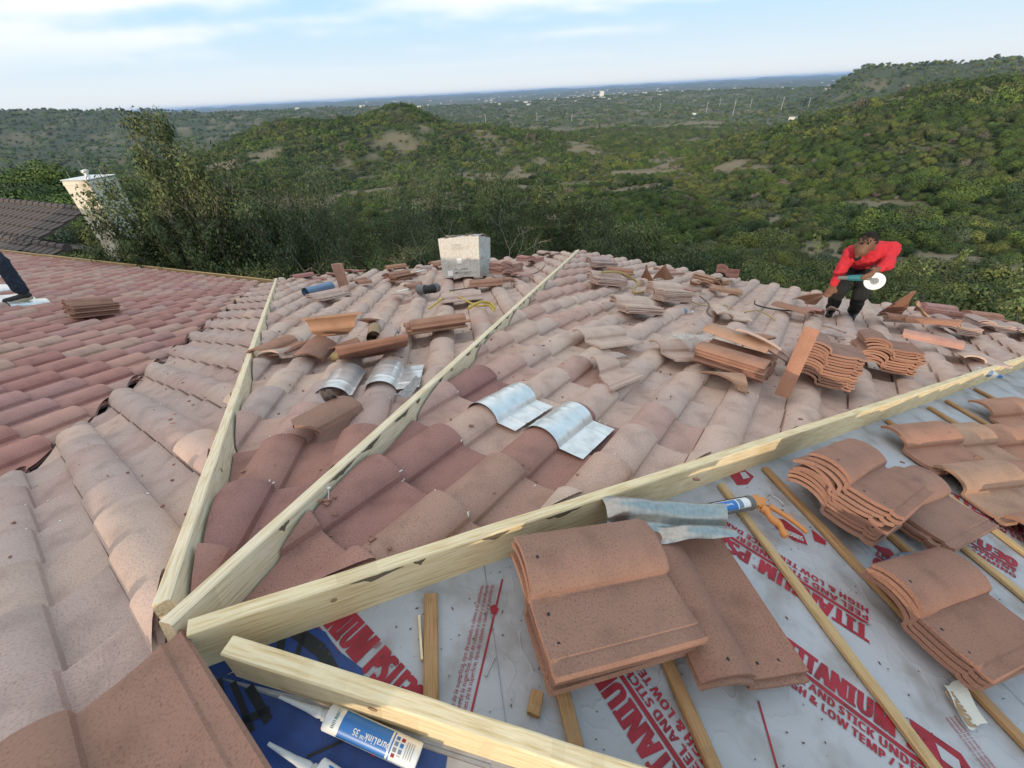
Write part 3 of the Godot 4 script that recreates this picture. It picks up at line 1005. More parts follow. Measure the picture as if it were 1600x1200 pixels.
	var chip := put("wood_splinter", plank(0.11, 0.008, 0.012, 55, 0.002, 12, 0.01), M.pine, self, cd * Transform3D(Basis(Vector3.UP, -1.5), Vector3(-0.06, h0 + 0.004, -0.535)))
	tag(chip, "pale splinter torn from the edge of a batten", "splinter")
	# grit and shavings
	var gs := Soup.new()
	for k in 380:
		var s := 0.25 + rng.randf() * 2.6
		var w := lerpf(kl * s + 0.05, kr * s - 0.05, rng.randf())
		var e := rng.randf_range(0.0008, 0.0028)
		gs.box(cd * Transform3D(Basis(Vector3.UP, rng.randf() * TAU), Vector3(w, h + e * 0.4, -s)), Vector3(e * rng.randf_range(1, 3.5), e, e))
	var go := put("roof_grit", gs.mesh(), M.cable, self)
	tag(go, "dark crumbs and shavings scattered over the grey underlayment", "debris", "", "stuff")

# ------------------------------------------------------------------ loose tiles
var loose_mesh := []

func holes(o: Node3D) -> void:
	for p in [[0.09, 0.052], [0.215, -0.002], [0.285, 0.001]]:
		var s := Soup.new()
		s.lathe(Transform3D(Basis(), Vector3(p[0], p[1], 0.395)), [[0.0045, 0.0], [0.0045, 0.0006], [0.0, 0.0006]], 8)
		put("nail_hole", s.mesh(), M.print_black, o)

func stack(face: String, s: float, w: float, yaw: float, base: float, count: int, pal: String, label: String, group := "", tilt := Vector2.ZERO, mess := 0.012, twist := 2.5, hole := false) -> void:
	var seat := on(face, s, w, base + 0.016, yaw) * Transform3D(Basis(Vector3.RIGHT, deg_to_rad(tilt.x)) * Basis(Vector3.BACK, deg_to_rad(tilt.y)), Vector3.ZERO)
	for i in count:
		var t := seat * Transform3D(Basis(Vector3.UP, deg_to_rad(rng.randf_range(-twist, twist))), Vector3(rng.randf_range(-mess, mess), i * 0.0185, rng.randf_range(-mess, mess))) * Transform3D(Basis(), Vector3(-0.176, 0, -0.21))
		var mm: Array = M[pal]
		var o := put("loose_tile", loose_mesh[rng.randi() % loose_mesh.size()], mm[rng.randi() % mm.size()], self, t)
		var say := label
		if count > 1 and i == count - 1: say = "topmost " + label
		elif count > 1: say = ["lowest ", "second lowest ", "third lowest ", "fourth lowest ", "fifth lowest ", "sixth lowest ", "seventh lowest ", "eighth lowest ", "ninth lowest ", "tenth lowest ", "eleventh lowest "][i] + label
		tag(o, say, "roof tile", group if group != "" else "loose roof tiles lying on the roof")
		if hole and i == count - 1: holes(o)

func profile_y(x: float) -> float:
	for i in range(0, PROF.size() - 1):
		if x >= PROF[i][0] and x <= PROF[i + 1][0]: return lerpf(PROF[i][1], PROF[i + 1][1], (x - PROF[i][0]) / maxf(PROF[i + 1][0] - PROF[i][0], 1e-5))
	return 0.0

func shard(face: String, s: float, w: float, h: float, rot: Vector3, planes: Array, pal: String, label: String, group := "broken roof tile pieces") -> void:   # a tile cut by planes [a, b, c] in its own x, z; rot: yaw, pitch, roll in degrees
	var cs := clip_soup(loose_variants[rng.randi() % loose_variants.size()], Transform3D(), planes)
	if cs.v.size() < 9: return
	# close the sawn edges
	for pl in planes:
		var nl := Vector2(pl[0], pl[1])
		var o2: Vector2 = nl * (pl[2] / nl.length_squared())
		var dl := Vector2(-nl.y, nl.x).normalized()
		for i in 120:
			var a: Vector2 = o2 + dl * (-0.6 + i * 0.01)
			var b: Vector2 = o2 + dl * (-0.59 + i * 0.01)
			var ok := true
			for q in [a, b]:
				if q.x < 0.001 or q.x > 0.352 or q.y < 0.0 or q.y > TL: ok = false
				for p2 in planes:
					if p2 != pl and p2[0] * q.x + p2[1] * q.y > p2[2] + 0.002: ok = false
			if not ok: continue
			var ya := profile_y(a.x)
			var yb := profile_y(b.x)
			cs.quad(Vector3(a.x, ya, a.y), Vector3(b.x, yb, b.y), Vector3(b.x, yb - THICK, b.y), Vector3(a.x, ya - THICK, a.y), Color.WHITE)
	var lo := Vector3(9, 9, 9)
	var hi := -lo
	for p in cs.v:
		lo = lo.min(p)
		hi = hi.max(p)
	var mid := (lo + hi) * 0.5
	for i in cs.v.size(): cs.v[i] -= mid
	var mm: Array = M[pal]
	var t := on(face, s, w, h, rot.x) * Transform3D(Basis(Vector3.RIGHT, deg_to_rad(rot.y)) * Basis(Vector3.BACK, deg_to_rad(rot.z)), Vector3.ZERO)
	var o := put("broken_tile", cs.mesh(), mm[rng.randi() % mm.size()], self, t)
	tag(o, label, "roof tile", group)

func loose_tiles() -> void:
	for v in loose_variants: loose_mesh.append((v as Soup).mesh())
	# on the underlayment
	stack("CD", 1.40, 0.0, -88, -0.005, 2, "clay", "long clay tile of the overlapping pair in front of the crumpled metal sheet", "", Vector2.ZERO, 0.012, 1.5, true)
	stack("CD", 1.03, -0.02, -6, 0.035, 5, "clay", "reddish brown tile in the near stack beside the yellow pine hip board", "", Vector2(0, -1), 0.010, 1.5, true)
	stack("CD", 2.36, -0.36, -19, 0.0, 9, "clay", "orange brown tile in the tall stack beside the caulking gun", "", Vector2(-5, 3), 0.014, 2.0, true)
	stack("CD", 2.74, -0.30, -12, -0.005, 3, "clay", "dark tile of the low pair half hidden under the tall stack", "", Vector2.ZERO, 0.02, 4.0)
	stack("CD", 2.28, 0.13, -7, 0.0, 4, "clay", "tile of the broad low stack above the paper scrap", "", Vector2(-2, 2), 0.012, 2.0, true)
	# at the peak
	stack("LA", -0.235, -0.135, 0, 0.045, 1, "clay", "big reddish tile laid over the peak beside the blue membrane", "", Vector2(4, -3), 0.0, 0.0)
	# on the broad slope
	var gb := "tiles stacked on the broad pink slope"
	stack("BC", 3.31, 1.15, 0, 0.10, 12, "clay", "tile in the tall stack of twelve beside the pine hip board", gb, Vector2(-2, 0), 0.010, 2.0)
	stack("BC", 4.12, 1.55, -4, 0.10, 10, "clay", "tile in the stack directly behind the stack of twelve", gb, Vector2(-2, 0), 0.014, 3.0)
	stack("BC", 2.93, 0.65, -84, 0.10, 6, "clay", "tile in the sideways stack carrying broken tile strips", gb, Vector2(0, 4), 0.012, 2.0)
	stack("BC", 2.82, -0.20, 22, 0.095, 1, "pale", "single whole tile lying loose above the triangular cut tile", gb)
	stack("BC", 3.03, 0.33, 36, 0.095, 1, "pale", "single tile half covered by crinkled clear plastic", gb)
	stack("BC", 4.83, 0.33, -18, 0.095, 1, "pale", "single tile lying alone downhill of the plastic covered tile", gb)
	stack("BC", 4.98, -0.38, 30, 0.10, 7, "pale", "tile in the neat stack of seven next to leaning cut tiles", gb, Vector2(-2, 0), 0.010, 3.0)
	stack("BC", 4.00, -0.42, 34, 0.10, 4, "pale", "tile in the low stack of four uphill of the water bottle", gb, Vector2(-2, 0), 0.014, 4.0)
	stack("BC", 5.14, -1.24, 38, 0.10, 5, "pale", "tile in the stack tied over with yellow strap", gb, Vector2(-2, 0), 0.012, 3.0)
	stack("BC", 6.60, -1.98, 30, 0.10, 5, "mauve", "tile in the stack near the far end of the long stained board", gb, Vector2.ZERO, 0.015, 4.0)
	stack("BC", 6.35, -1.55, 60, 0.10, 1, "new", "single bright orange tile beside the strapped stack", gb)
	stack("BC", 7.80, -0.22, -8, 0.16, 7, "rose", "tile in the upright stack at the eave beside sideways tiles", gb, Vector2(-8, 0), 0.010, 2.0)
	stack("BC", 7.12, -0.34, -58, 0.10, 4, "new", "tile in the sideways stack in front of the eave stack", gb, Vector2.ZERO, 0.02, 3.0)
	stack("BC", 7.35, -1.05, 20, 0.10, 2, "rose", "tile of the pair behind the leaning cut tiles", gb)
	stack("BC", 8.15, 2.58, 58, 0.10, 5, "rose", "tile in the sideways eave stack next to the worker's rubble", gb, Vector2.ZERO, 0.015, 2.0)
	stack("BC", 6.85, 2.47, -6, 0.10, 5, "mauve", "tile in the grey stack uphill of the sideways eave stack", gb, Vector2.ZERO, 0.012, 3.0)
	stack("BC", 8.30, 3.08, 58, 0.10, 4, "new", "tile in the second sideways eave stack near the hip board", gb, Vector2.ZERO, 0.015, 2.0)
	stack("BC", 7.72, 2.96, -10, 0.10, 4, "mauve", "tile in the grey stack leaning against the second sideways stack", gb, Vector2(0, 4), 0.02, 5.0)
	stack("BC", 7.75, 3.36, -6, 0.10, 3, "mauve", "tile in the last low stack before the pine hip board", gb, Vector2.ZERO, 0.02, 4.0)
	stack("BC", 5.35, 2.35, -14, 0.09, 1, "pale", "single flat tile uphill of the grey stack", gb)
	# on the slope with the box
	var ga := "tiles stacked on the slope with the box"
	stack("AB", 2.42, 0.53, 80, 0.10, 3, "new", "orange tile of the sideways trio beside the yellow rope", ga, Vector2(0, 9), 0.03, 2.0, true)
	stack("AB", 5.36, 1.42, -20, 0.10, 9, "rose", "tile in the tall stack right beside the cardboard box", ga, Vector2(-2, 0), 0.010, 3.0)
	stack("AB", 6.90, 2.05, -20, 0.10, 4, "rose", "tile in the low stack behind the tall one beside the box", ga, Vector2.ZERO, 0.012, 3.0)
	stack("AB", 8.10, 2.65, -8, 0.10, 2, "pale", "tile of the pair at the eave by the end of the stained board", ga)
	stack("AB", 4.85, -0.95, 38, 0.095, 2, "pale", "tile of the pair lying in front of the blue film roll", ga)
	stack("AB", 6.15, -0.20, 40, 0.10, 4, "clay", "tile in the nested stack between the box and blue film roll", ga, Vector2.ZERO, 0.02, 5.0)
	stack("AB", 8.25, -0.52, 65, 0.10, 1, "new", "single tile lying crosswise at the eave", ga)
	stack("AB", 8.05, 0.42, 50, 0.10, 2, "new", "tile of the pair at the eave to the side of the box", ga)
	stack("AB", 8.20, -2.35, 40, 0.10, 1, "rose", "single tile at the eave near the valley end", ga)
	stack("AB", 3.70, 0.74, 88, 0.10, 1, "pale", "single tile lying crosswise under the yellow rope", ga)
	stack("AB", 4.55, 1.06, 100, 0.10, 1, "clay", "single tile lying in front of the cardboard box", ga)
	stack("AB", 1.93, 0.13, 74, 0.115, 1, "clay", "brown tile propped on its long edge above the silver flashing", ga, Vector2(0, 34))
	stack("LR", 2.02, -3.55, 10, 0.10, 8, "clay", "brown tile in the stack on the rose red slope", "tiles stacked on the left wing", Vector2.ZERO, 0.02, 3.0)
	# broken and cut tiles
	var diag := [[0.85, 1.0, 0.34]]
	var diag2 := [[-0.8, 1.0, 0.12]]
	var wedge := [[1.0, 0.42, 0.30], [-1.0, 0.5, 0.0]]
	var half := [[1.0, 0.0, 0.176]]
	var stub := [[1.0, 0.0, 0.176], [0.3, 1.0, 0.25]]
	var bit := [[1.0, 0.5, 0.20], [0.2, 1.0, 0.24], [-1.0, 0.3, -0.01]]
	shard("BC", 2.16, 0.06, 0.115, Vector3(8, -2, 0), [[-0.9, 1.0, 0.10]], "pale", "triangular tile cut on the diagonal lying on the pink slope")
	shard("BC", 2.60, 0.66, 0.12, Vector3(70, 8, 0), [[1.0, 0.9, 0.22]], "new", "small orange broken corner in front of the sideways stack")
	shard("BC", 2.45, 0.02, 0.09, Vector3(-20, 0, 0), [[1.0, 0.6, 0.16]], "mauve", "small broken piece poking from under the loose whole tile")
	shard("BC", 2.78, 0.985, 0.29, Vector3(10, 80, -24), [[1.0, 0.0, 0.075]], "new", "narrow tile strip standing upright beside the tall stack")
	shard("BC", 3.05, 0.62, 0.29, Vector3(-80, 4, 10), half, "new", "cut half tile lying on top of the sideways stack")
	shard("BC", 3.02, 0.80, 0.30, Vector3(-62, 10, -14), wedge, "mauve", "dark wedge of tile slanting over the sideways stack")
	shard("BC", 3.25, 0.72, 0.27, Vector3(-115, -8, 20), bit, "clay", "curved scrap of tile behind the sideways stack")
	shard("BC", 3.45, 0.92, 0.15, Vector3(30, 12, 0), stub, "mauve", "grey half barrel piece between the two stacks")
	shard("BC", 3.75, 1.02, 0.15, Vector3(-20, 8, 20), stub, "mauve", "upturned grey barrel piece behind the standing strip")
	shard("BC", 5.80, 0.86, 0.15, Vector3(-60, 0, 10), half, "clay", "brown barrel half lying crosswise uphill of the worker")
	shard("BC", 5.95, 1.08, 0.15, Vector3(-58, -6, -6), stub, "rose", "second barrel half lying crosswise next to the worker's foot")
	shard("BC", 6.15, 1.02, 0.27, Vector3(-30, -28, 0), wedge, "new", "wedge shaped tile leaning on the crosswise barrel halves")
	shard("BC", 6.35, 1.28, 0.14, Vector3(10, -16, 12), bit, "mauve", "tile shard under the worker's hand")
	shard("BC", 6.55, 1.95, 0.17, Vector3(70, 6, 0), half, "mauve", "dark tile strip in the rubble beside the worker")
	shard("BC", 6.35, 1.85, 0.20, Vector3(84, 4, 6), stub, "clay", "pale edged strip on the rubble beside the worker")
	shard("BC", 6.75, 2.10, 0.30, Vector3(40, -34, -12), wedge, "new", "bright orange wedge of tile jutting from the rubble")
	shard("BC", 6.60, 1.92, 0.33, Vector3(-30, -46, 8), [[1.0, 0.42, 0.26]], "clay", "curved tile end standing up in the rubble")
	shard("BC", 6.25, 2.16, 0.24, Vector3(108, 10, 4), half, "new", "long orange half barrel sloping off the rubble")
	shard("BC", 5.30, 2.02, 0.20, Vector3(96, 0, 0), half, "rose", "rosy half barrel poking out behind the second tall stack")
	shard("BC", 4.70, 1.20, 0.13, Vector3(40, 10, 0), bit, "mauve", "dark shard uphill of the worker's feet")
	shard("BC", 5.05, 1.30, 0.13, Vector3(-40, 6, 0), bit, "mauve", "second dark shard between the stacks and the worker")
	shard("BC", 6.10, -0.80, 0.26, Vector3(-10, -42, 20), wedge, "new", "tall cut wedge leaning over the stack of seven")
	shard("BC", 6.00, -1.00, 0.22, Vector3(10, -50, -10), wedge, "clay", "narrow wedge behind the tall leaning wedge")
	shard("BC", 6.00, -0.30, 0.19, Vector3(150, 20, 12), wedge, "new", "cut wedge lying point down beyond the stack of seven")
	shard("BC", 5.85, -0.42, 0.14, Vector3(60, 8, -16), half, "mauve", "dark upturned half tile under the point down wedge")
	shard("BC", 5.60, -0.25, 0.14, Vector3(-40, 0, 0), bit, "rose", "rosy shard beside the stack of seven")
	shard("BC", 6.40, 0.02, 0.14, Vector3(80, 0, 0), half, "new", "half barrel lying below the sideways stack")
	shard("AB", 2.30, -0.16, 0.25, Vector3(-92, 0, -30), [[0.55, 1.0, 0.40]], "new", "orange cut tile facing up on the broken pile")
	shard("AB", 2.34, -0.62, 0.13, Vector3(36, 6, 4), [[0.2, 1.0, 0.30]], "clay", "broken tile with bright orange edge at the end of the pile")
	shard("AB", 2.20, -0.50, 0.11, Vector3(50, -8, 10), [[0.6, 1.0, 0.34]], "mauve", "broken grey tile under the bright edged piece")
	shard("AB", 2.12, -0.30, 0.13, Vector3(20, 14, -20), stub, "clay", "upturned barrel scrap in the middle of the broken pile")
	shard("AB", 2.14, -0.12, 0.12, Vector3(70, 10, 16), bit, "clay", "rounded shard below the orange cut tile")
	shard("AB", 2.20, 0.20, 0.12, Vector3(-20, 20, 30), bit, "mauve", "grey shard leaning below the brown roll")
	shard("AB", 2.95, -0.10, 0.13, Vector3(10, -20, 0), [[1.0, 0.4, 0.10]], "new", "tiny orange chip standing behind the orange cut tile")
	shard("AB", 1.00, 0.06, 0.115, Vector3(34, 0, 0), [[1.0, 0.0, 0.176], [0.9, 1.0, 0.40], [-0.6, 1.0, 0.24]], "clay", "broken barrel end lying in a pan near the peak")
	shard("AB", 6.20, -1.12, 0.22, Vector3(0, -66, 0), half, "rose", "rosy barrel piece standing on end beside the blue film roll")
	shard("AB", 6.15, -0.85, 0.14, Vector3(60, 6, 0), stub, "clay", "brown strip lying past the upright barrel piece")
	shard("AB", 5.85, -0.72, 0.14, Vector3(76, 0, 10), stub, "clay", "thin brown strip uphill of the upright barrel piece")
	shard("AB", 6.90, -1.70, 0.14, Vector3(30, 4, 0), bit, "rose", "pink shard far down beside the pale weathered board")
	shard("AB", 7.80, -1.75, 0.15, Vector3(30, -14, 0), diag2, "rose", "cut tile at the eave between valley and upright barrel piece")
	shard("AB", 8.05, -1.35, 0.15, Vector3(40, -10, 10), diag, "rose", "second cut tile at the eave beside the first")
	shard("AB", 5.30, 0.05, 0.13, Vector3(70, 0, 0), bit, "mauve", "round grey shard uphill of the nested stack")
	shard("AB", 7.30, 0.10, 0.14, Vector3(60, 0, 0), stub, "mauve", "grey half tile near the eave beside the box")
	shard("AB", 5.05, 0.10, 0.12, Vector3(80, 4, 0), stub, "clay", "dark nested half tile uphill of the black elbow pipe")
	shard("AB", 4.30, 0.02, 0.12, Vector3(60, 4, 0), bit, "pale", "pale shard beside the black elbow pipe")
	shard("AB", 5.02, 1.60, 0.13, Vector3(64, 0, 0), stub, "rose", "half barrel lying between the tall stack and stained board")
	shard("AB", 4.60, 1.32, 0.12, Vector3(40, 4, 0), bit, "clay", "rounded shard in front of the tall stack")
	var gs := Soup.new()
	for k in 900:
		var f: String = ["AB", "BC", "BC", "LA"][rng.randi() % 4]
		var s := 0.4 + pow(rng.randf(), 1.4) * 6.5
		var w := rng.randf_range(-0.38, 0.38) * s
		if rng.randf() < 0.45:
			f = "AB"; s = 2.2 + rng.randfn(0, 0.45); w = -0.1 + rng.randfn(0, 0.5)
		elif rng.randf() < 0.4:
			f = "BC"; s = 4.2 + rng.randfn(0, 1.0); w = 0.7 + rng.randfn(0, 0.5)
		if f == "LA" and w < -0.3: continue
		var e := rng.randf_range(0.003, 0.012)
		var gw := {"AB": 0.0, "BC": -0.085, "LA": -0.165}
		var x := fposmod(w - (gw[f] - 0.1735), TW)
		var y := 0.0
		for i in range(1, PROF.size() - 3):
			if x >= PROF[i][0] and x <= PROF[i + 1][0]: y = lerpf(PROF[i][1], PROF[i + 1][1], (x - PROF[i][0]) / (PROF[i + 1][0] - PROF[i][0]))
		gs.box(on(f, s, w, y * 1.22 + 0.018, rng.randf() * 360), Vector3(e * rng.randf_range(0.8, 2.2), e * 0.6, e))
	var go := put("tile_chips", gs.mesh(), M.clay[3], self)
	tag(go, "small tile chips and crumbs scattered over the pink slopes", "debris", "", "stuff")

func mortar_flecks() -> void:                          # pale chips and mortar crumbs stuck to the tiles' noses
	var s := Soup.new()
	for f in [["AB", 0.28, 0.0], ["BC", 0.41, -0.085], ["LA", -0.42, -0.165]]:
		for k in 260:
			var row: float = f[1] + TE * (rng.randi() % 11)
			var col := rng.randi_range(-6, 6)
			var x := 0.1655 + rng.randf_range(-0.008, 0.008) if rng.randf() < 0.6 else rng.randf_range(0.01, 0.31)
			var w: float = f[2] - 0.1735 + TW * col + x
			if row < 0.3 or absf(w) > 0.36 * row: continue
			var e := rng.randf_range(0.002, 0.007)
			s.box(on(f[0], row - rng.randf_range(0.004, 0.02), w, profile_y(x) * 1.22 + 0.037, rng.randf_range(-30, 30)), Vector3(e * 0.7, 0.0025, e * rng.randf_range(1.0, 3.0)))
	var o := put("mortar_flecks", s.mesh(), M.paper, self)
	tag(o, "pale mortar flecks stuck along the tile edges", "debris", "", "stuff")

# ------------------------------------------------------------------ sheet metal
func sheet_profile(x0: float, x1: float, length: float, lift: float, ribs := 3, curl := 0.0) -> ArrayMesh:   # thin metal following the tile profile from x0 to x1 (past 0.32 the next tile)
	var s := Soup.new()
	var nx := 40
	var nz := 30
	var p := func(i: int, j: int) -> Vector3:
		var x := lerpf(x0, x1, float(i) / nx)
		var y := 0.0                                      # an arch over the barrel, then a shallow flange in the pan
		if x < 0.182: y = 0.064 * pow(maxf(0.0, 1.0 - pow((x - 0.088) / 0.094, 2.0)), 0.62)
		else: y = 0.016 * pow((x - 0.225) / 0.05, 2.0) * smoothstep(0.30, 0.34, x) + 0.002
		var z := length * j / nz
		for r in ribs:
			var q := (z - length * (r + 0.6) / (ribs + 0.2)) / 0.006
			y += 0.004 * exp(-q * q)
		return Vector3(x, y + lift + curl * pow(float(j) / nz, 3.0), z)
	for i in nx:
		for j in nz:
			var a: Vector3 = p.call(i, j)
			var b: Vector3 = p.call(i + 1, j)
			var c: Vector3 = p.call(i + 1, j + 1)
			var d: Vector3 = p.call(i, j + 1)
			s.quad(a, b, c, d)
			s.quad(a - Vector3.UP * 0.0012, d - Vector3.UP * 0.0012, c - Vector3.UP * 0.0012, b - Vector3.UP * 0.0012)
	return smooth(s)

func smooth(s: Soup) -> ArrayMesh:                     # shared normals where faces meet at less than about 50 degrees
	var at := {}
	for i in s.v.size():
		var key := Vector3i((s.v[i] * 20000.0).round())
		if not at.has(key): at[key] = []
		at[key].append(s.n[i])
	var n := s.n.duplicate()
	for i in s.v.size():
		var sum := Vector3.ZERO
		for q in at[Vector3i((s.v[i] * 20000.0).round())]:
			if (q as Vector3).dot(n[i]) > 0.64: sum += q
		s.n[i] = sum.normalized()
	return s.mesh()

func flashings() -> void:
	mortar_flecks()
	var g := "silver flashing sheets shaped like tiles"
	for q in [["BC", 1.62, -0.085 - 0.178, -0.006, 0.285, 0.34, "shiny silver flashing on the pink slope, nearer the long stained board"], ["BC", 1.64, 0.235 - 0.178, -0.006, 0.30, 0.34, "shiny silver flashing on the pink slope, nearer the yellow pine board"],
		["AB", 1.78, -0.11, -0.002, 0.20, 0.40, "dull silver flashing with a bent corner beside the broken barrel end"], ["AB", 1.76, 0.32 - 0.178, -0.002, 0.305, 0.38, "dull silver flashing with black marks under the propped brown tile"]]:
		var o := put("metal_flashing", sheet_profile(q[3], q[4], q[5], 0.048, 2), M.zinc, self, on(q[0], q[1], q[2], 0.0))
		tag(o, q[6], "flashing", g)
	for q in [[2.30, -5.25, 2, 0], [2.75, -6.85, 1, 1], [3.35, -8.85, 1, 2], [4.35, -11.6, 1, 3]]:
		for k in range(int(q[2]) + 1):
			var wv: float = -0.64 - 0.178 + TW * roundf((float(q[1]) + 0.82) / TW) - k * TW
			var o := put("metal_flashing", sheet_profile(-0.002, 0.30, 0.40, 0.048, 1), M.zinc, self, on("LR", q[0], wv, 0.0))
			tag(o, ["silver flashing patch beside the jeans leg on the rose red slope", "second silver flashing patch beyond the jeans leg", "third silver flashing patch beyond the jeans leg", "fourth silver flashing patch, close to the pale eave board"][q[3]], "flashing", "silver flashing patches on the left wing")
	# bent offcuts
	var bent := func(called: String, t: Transform3D, wide: float, length: float, turn: float, amp: float, m: Material, label: String) -> void:
		var s := Soup.new()
		var n := FastNoiseLite.new()
		n.seed = int(length * 1000.0)
		n.frequency = 4.0
		var k := 22
		var p := func(i: int, j: int) -> Vector3:
			var u := float(i) / k
			var v := float(j) / k
			var a := turn * pow(u, 1.3)
			var r := length / maxf(turn, 0.2)
			return Vector3((v - 0.5) * wide * (1.0 - 0.35 * u), r * (1.0 - cos(a)) + n.get_noise_2d(u * 0.5, v * 0.4) * amp + absf(v - 0.5) * amp * u, -r * sin(a) + n.get_noise_2d(v * 0.6, u * 0.5 + 3.0) * amp)
		for i in k:
			for j in k:
				s.quad(p.call(i, j), p.call(i + 1, j), p.call(i + 1, j + 1), p.call(i, j + 1))
		var o := put(called, smooth(s), m, self, t)
		tag(o, label, "sheet metal")
	bent.call("metal_offcut", on("AB", 1.28, 0.13, 0.045, -160), 0.11, 0.26, 1.3, 0.02, M.lead, "dark grey bent metal flap between the two dull silver flashings")
	bent.call("metal_offcut", on("AB", 1.22, 0.36, 0.075, 50), 0.10, 0.15, 0.8, 0.015, M.lead, "small curled grey offcut against the long stained board")
	# the crumpled sheet behind the near tiles
	var cs := Soup.new()
	var n := FastNoiseLite.new()
	n.seed = 88
	n.frequency = 5.0
	n.fractal_octaves = 2
	var k := 34
	var cp := func(i: int, j: int) -> Vector3:
		var u := float(i) / k
		var v := float(j) / k
		var tubea := 0.055 * sqrt(maxf(0.0, 1.0 - pow((v - 0.30) / 0.26, 2.0))) * smoothstep(0.0, 0.2, u + 0.1)
		var tubeb := 0.042 * sqrt(maxf(0.0, 1.0 - pow((v - 0.78 - 0.1 * u) / 0.20, 2.0))) * smoothstep(0.35, 0.6, u)
		var crease := 0.010 * absf(fposmod(u * 1.7 + v * 0.9, 1.0) - 0.5)
		return Vector3((v - 0.5) * (0.20 - 0.06 * u), 0.012 + tubea + tubeb + crease + n.get_noise_2d(u * 0.3, v * 0.3) * 0.014, -(u - 0.5) * 0.44)
	for i in k:
		for j in k:
			cs.quad(cp.call(i, j), cp.call(i, j + 1), cp.call(i + 1, j + 1), cp.call(i + 1, j))
	var co := put("crumpled_metal_sheet", smooth(cs), M.foil, self, on("CD", 1.36, -0.235, 0.07, 6))
	tag(co, "crumpled shiny metal sheet lying behind the near clay tiles", "sheet metal")

# ------------------------------------------------------------------ small things left about
func lying(face: String, s0: float, w0: float, s1: float, w1: float, h: float) -> Transform3D:   # y runs from the first point to the second
	var f: Transform3D = F[face]
	var a := Vector3(w0, h, -s0)
	var d := (Vector3(w1, h, -s1) - a).normalized()
	var z := Vector3.UP
	return f * Transform3D(Basis(d.cross(z).normalized(), d, z), a)

func arc_patch(r: float, a0: float, a1: float, y0: float, y1: float, k := 14) -> ArrayMesh:   # part of a cylinder round y; angle 0 is +z
	var s := Soup.new()
	for i in k:
		var p := lerpf(a0, a1, float(i) / k)
		var q := lerpf(a0, a1, float(i + 1) / k)
		var d0 := Vector3(sin(p), 0, cos(p))
		var d1 := Vector3(sin(q), 0, cos(q))
		s.quad_n(d0 * r + Vector3.UP * y0, d0 * r + Vector3.UP * y1, d1 * r + Vector3.UP * y1, d1 * r + Vector3.UP * y0, d0, d0, d1, d1)
	return s.mesh()

func tube_text(parent: Node3D, txt: String, at: Vector3, x: Vector3, long: float, high: float, m: Material) -> void:
	var t := TextMesh.new()
	var f := SystemFont.new()
	f.font_names = PackedStringArray(["Droid Sans"])
	f.font_weight = 700
	t.font = f
	t.text = txt
	t.font_size = 32
	t.pixel_size = 0.01
	t.depth = 0.0
	var b := t.get_aabb()
	put("lettering", t, m, parent, Transform3D(Basis(x * (long / b.size.x), Vector3.BACK.cross(x) * (high / b.size.y), Vector3.BACK), at))

func sealant_tube(t: Transform3D, label: String, printed: bool) -> void:
	var o := thing("sealant_tube", t, label, "sealant tube", "sealant tubes under the short pine board")
	var s := Soup.new()
	s.lathe(Transform3D(), [[0.0, 0.0], [0.0235, 0.0], [0.025, 0.002], [0.025, 0.214], [0.0235, 0.217], [0.0235, 0.212], [0.0, 0.210]], 32)
	put("cartridge", s.mesh(), M.white, o)
	var n := Soup.new()
	n.lathe(Transform3D(Basis(Vector3.BACK, 0.03), Vector3.ZERO), [[0.0, -0.118], [0.0035, -0.118], [0.0068, -0.05], [0.010, -0.022], [0.0085, -0.012], [0.0115, -0.010], [0.0115, 0.0]], 18)
	put("nozzle", n.mesh(), M.nozzle, o)
	if printed:
		put("label_panel", arc_patch(0.0254, -1.0, 1.25, 0.038, 0.150), M.blue, o)
		tube_text(o, "DuraLink\u2122 35", Vector3(0.006, 0.112, 0.0263), Vector3(0, -1, 0), 0.085, 0.013, M.white)
		tube_text(o, "CHEM LINK", Vector3(0.0, 0.024, 0.0257), Vector3(1, 0, 0), 0.034, 0.007, M.teal)
		put("label_stripe", arc_patch(0.0254, -1.0, 1.25, 0.1545, 0.1575), M.blue, o)
		for k in 4:
			for j in 2:
				put("colour_square", arc_patch(0.0255, -0.7 + k * 0.4, -0.42 + k * 0.4, 0.161 + j * 0.012, 0.169 + j * 0.012, 4), [M.blue, M.print_red, M.lead, M.bluefilm][(k * 3 + j) % 4], o)
		for k in 4: put("printed_line", arc_patch(0.0254, -0.6, 0.8, 0.187 + k * 0.005, 0.1885 + k * 0.005, 8), M.lead, o)
	else:
		for k in 9: put("printed_line", arc_patch(0.0254, -0.8, 0.9 - 0.25 * (k % 3), 0.030 + k * 0.012, 0.036 + k * 0.012, 10), M.print_pale, o)
		put("label_stripe", arc_patch(0.0255, -0.9, -0.7, 0.02, 0.2, 4), M.blue, o)

func ribbon(pts: Array, wide: float, m: Material, called: String, label: String, category: String) -> void:
	var s := Soup.new()
	for i in pts.size() - 1:
		var a: Vector3 = pts[i]
		var b: Vector3 = pts[i + 1]
		var k := (b - a).cross(Vector3.UP).normalized() * wide * 0.5
		s.quad(a - k, a + k, b + k, b - k)
		s.quad(a - k - Vector3.UP * 0.003, b - k - Vector3.UP * 0.003, b + k - Vector3.UP * 0.003, a + k - Vector3.UP * 0.003)
	var o := put(called, s.mesh(), m, self)
	tag(o, label, category)

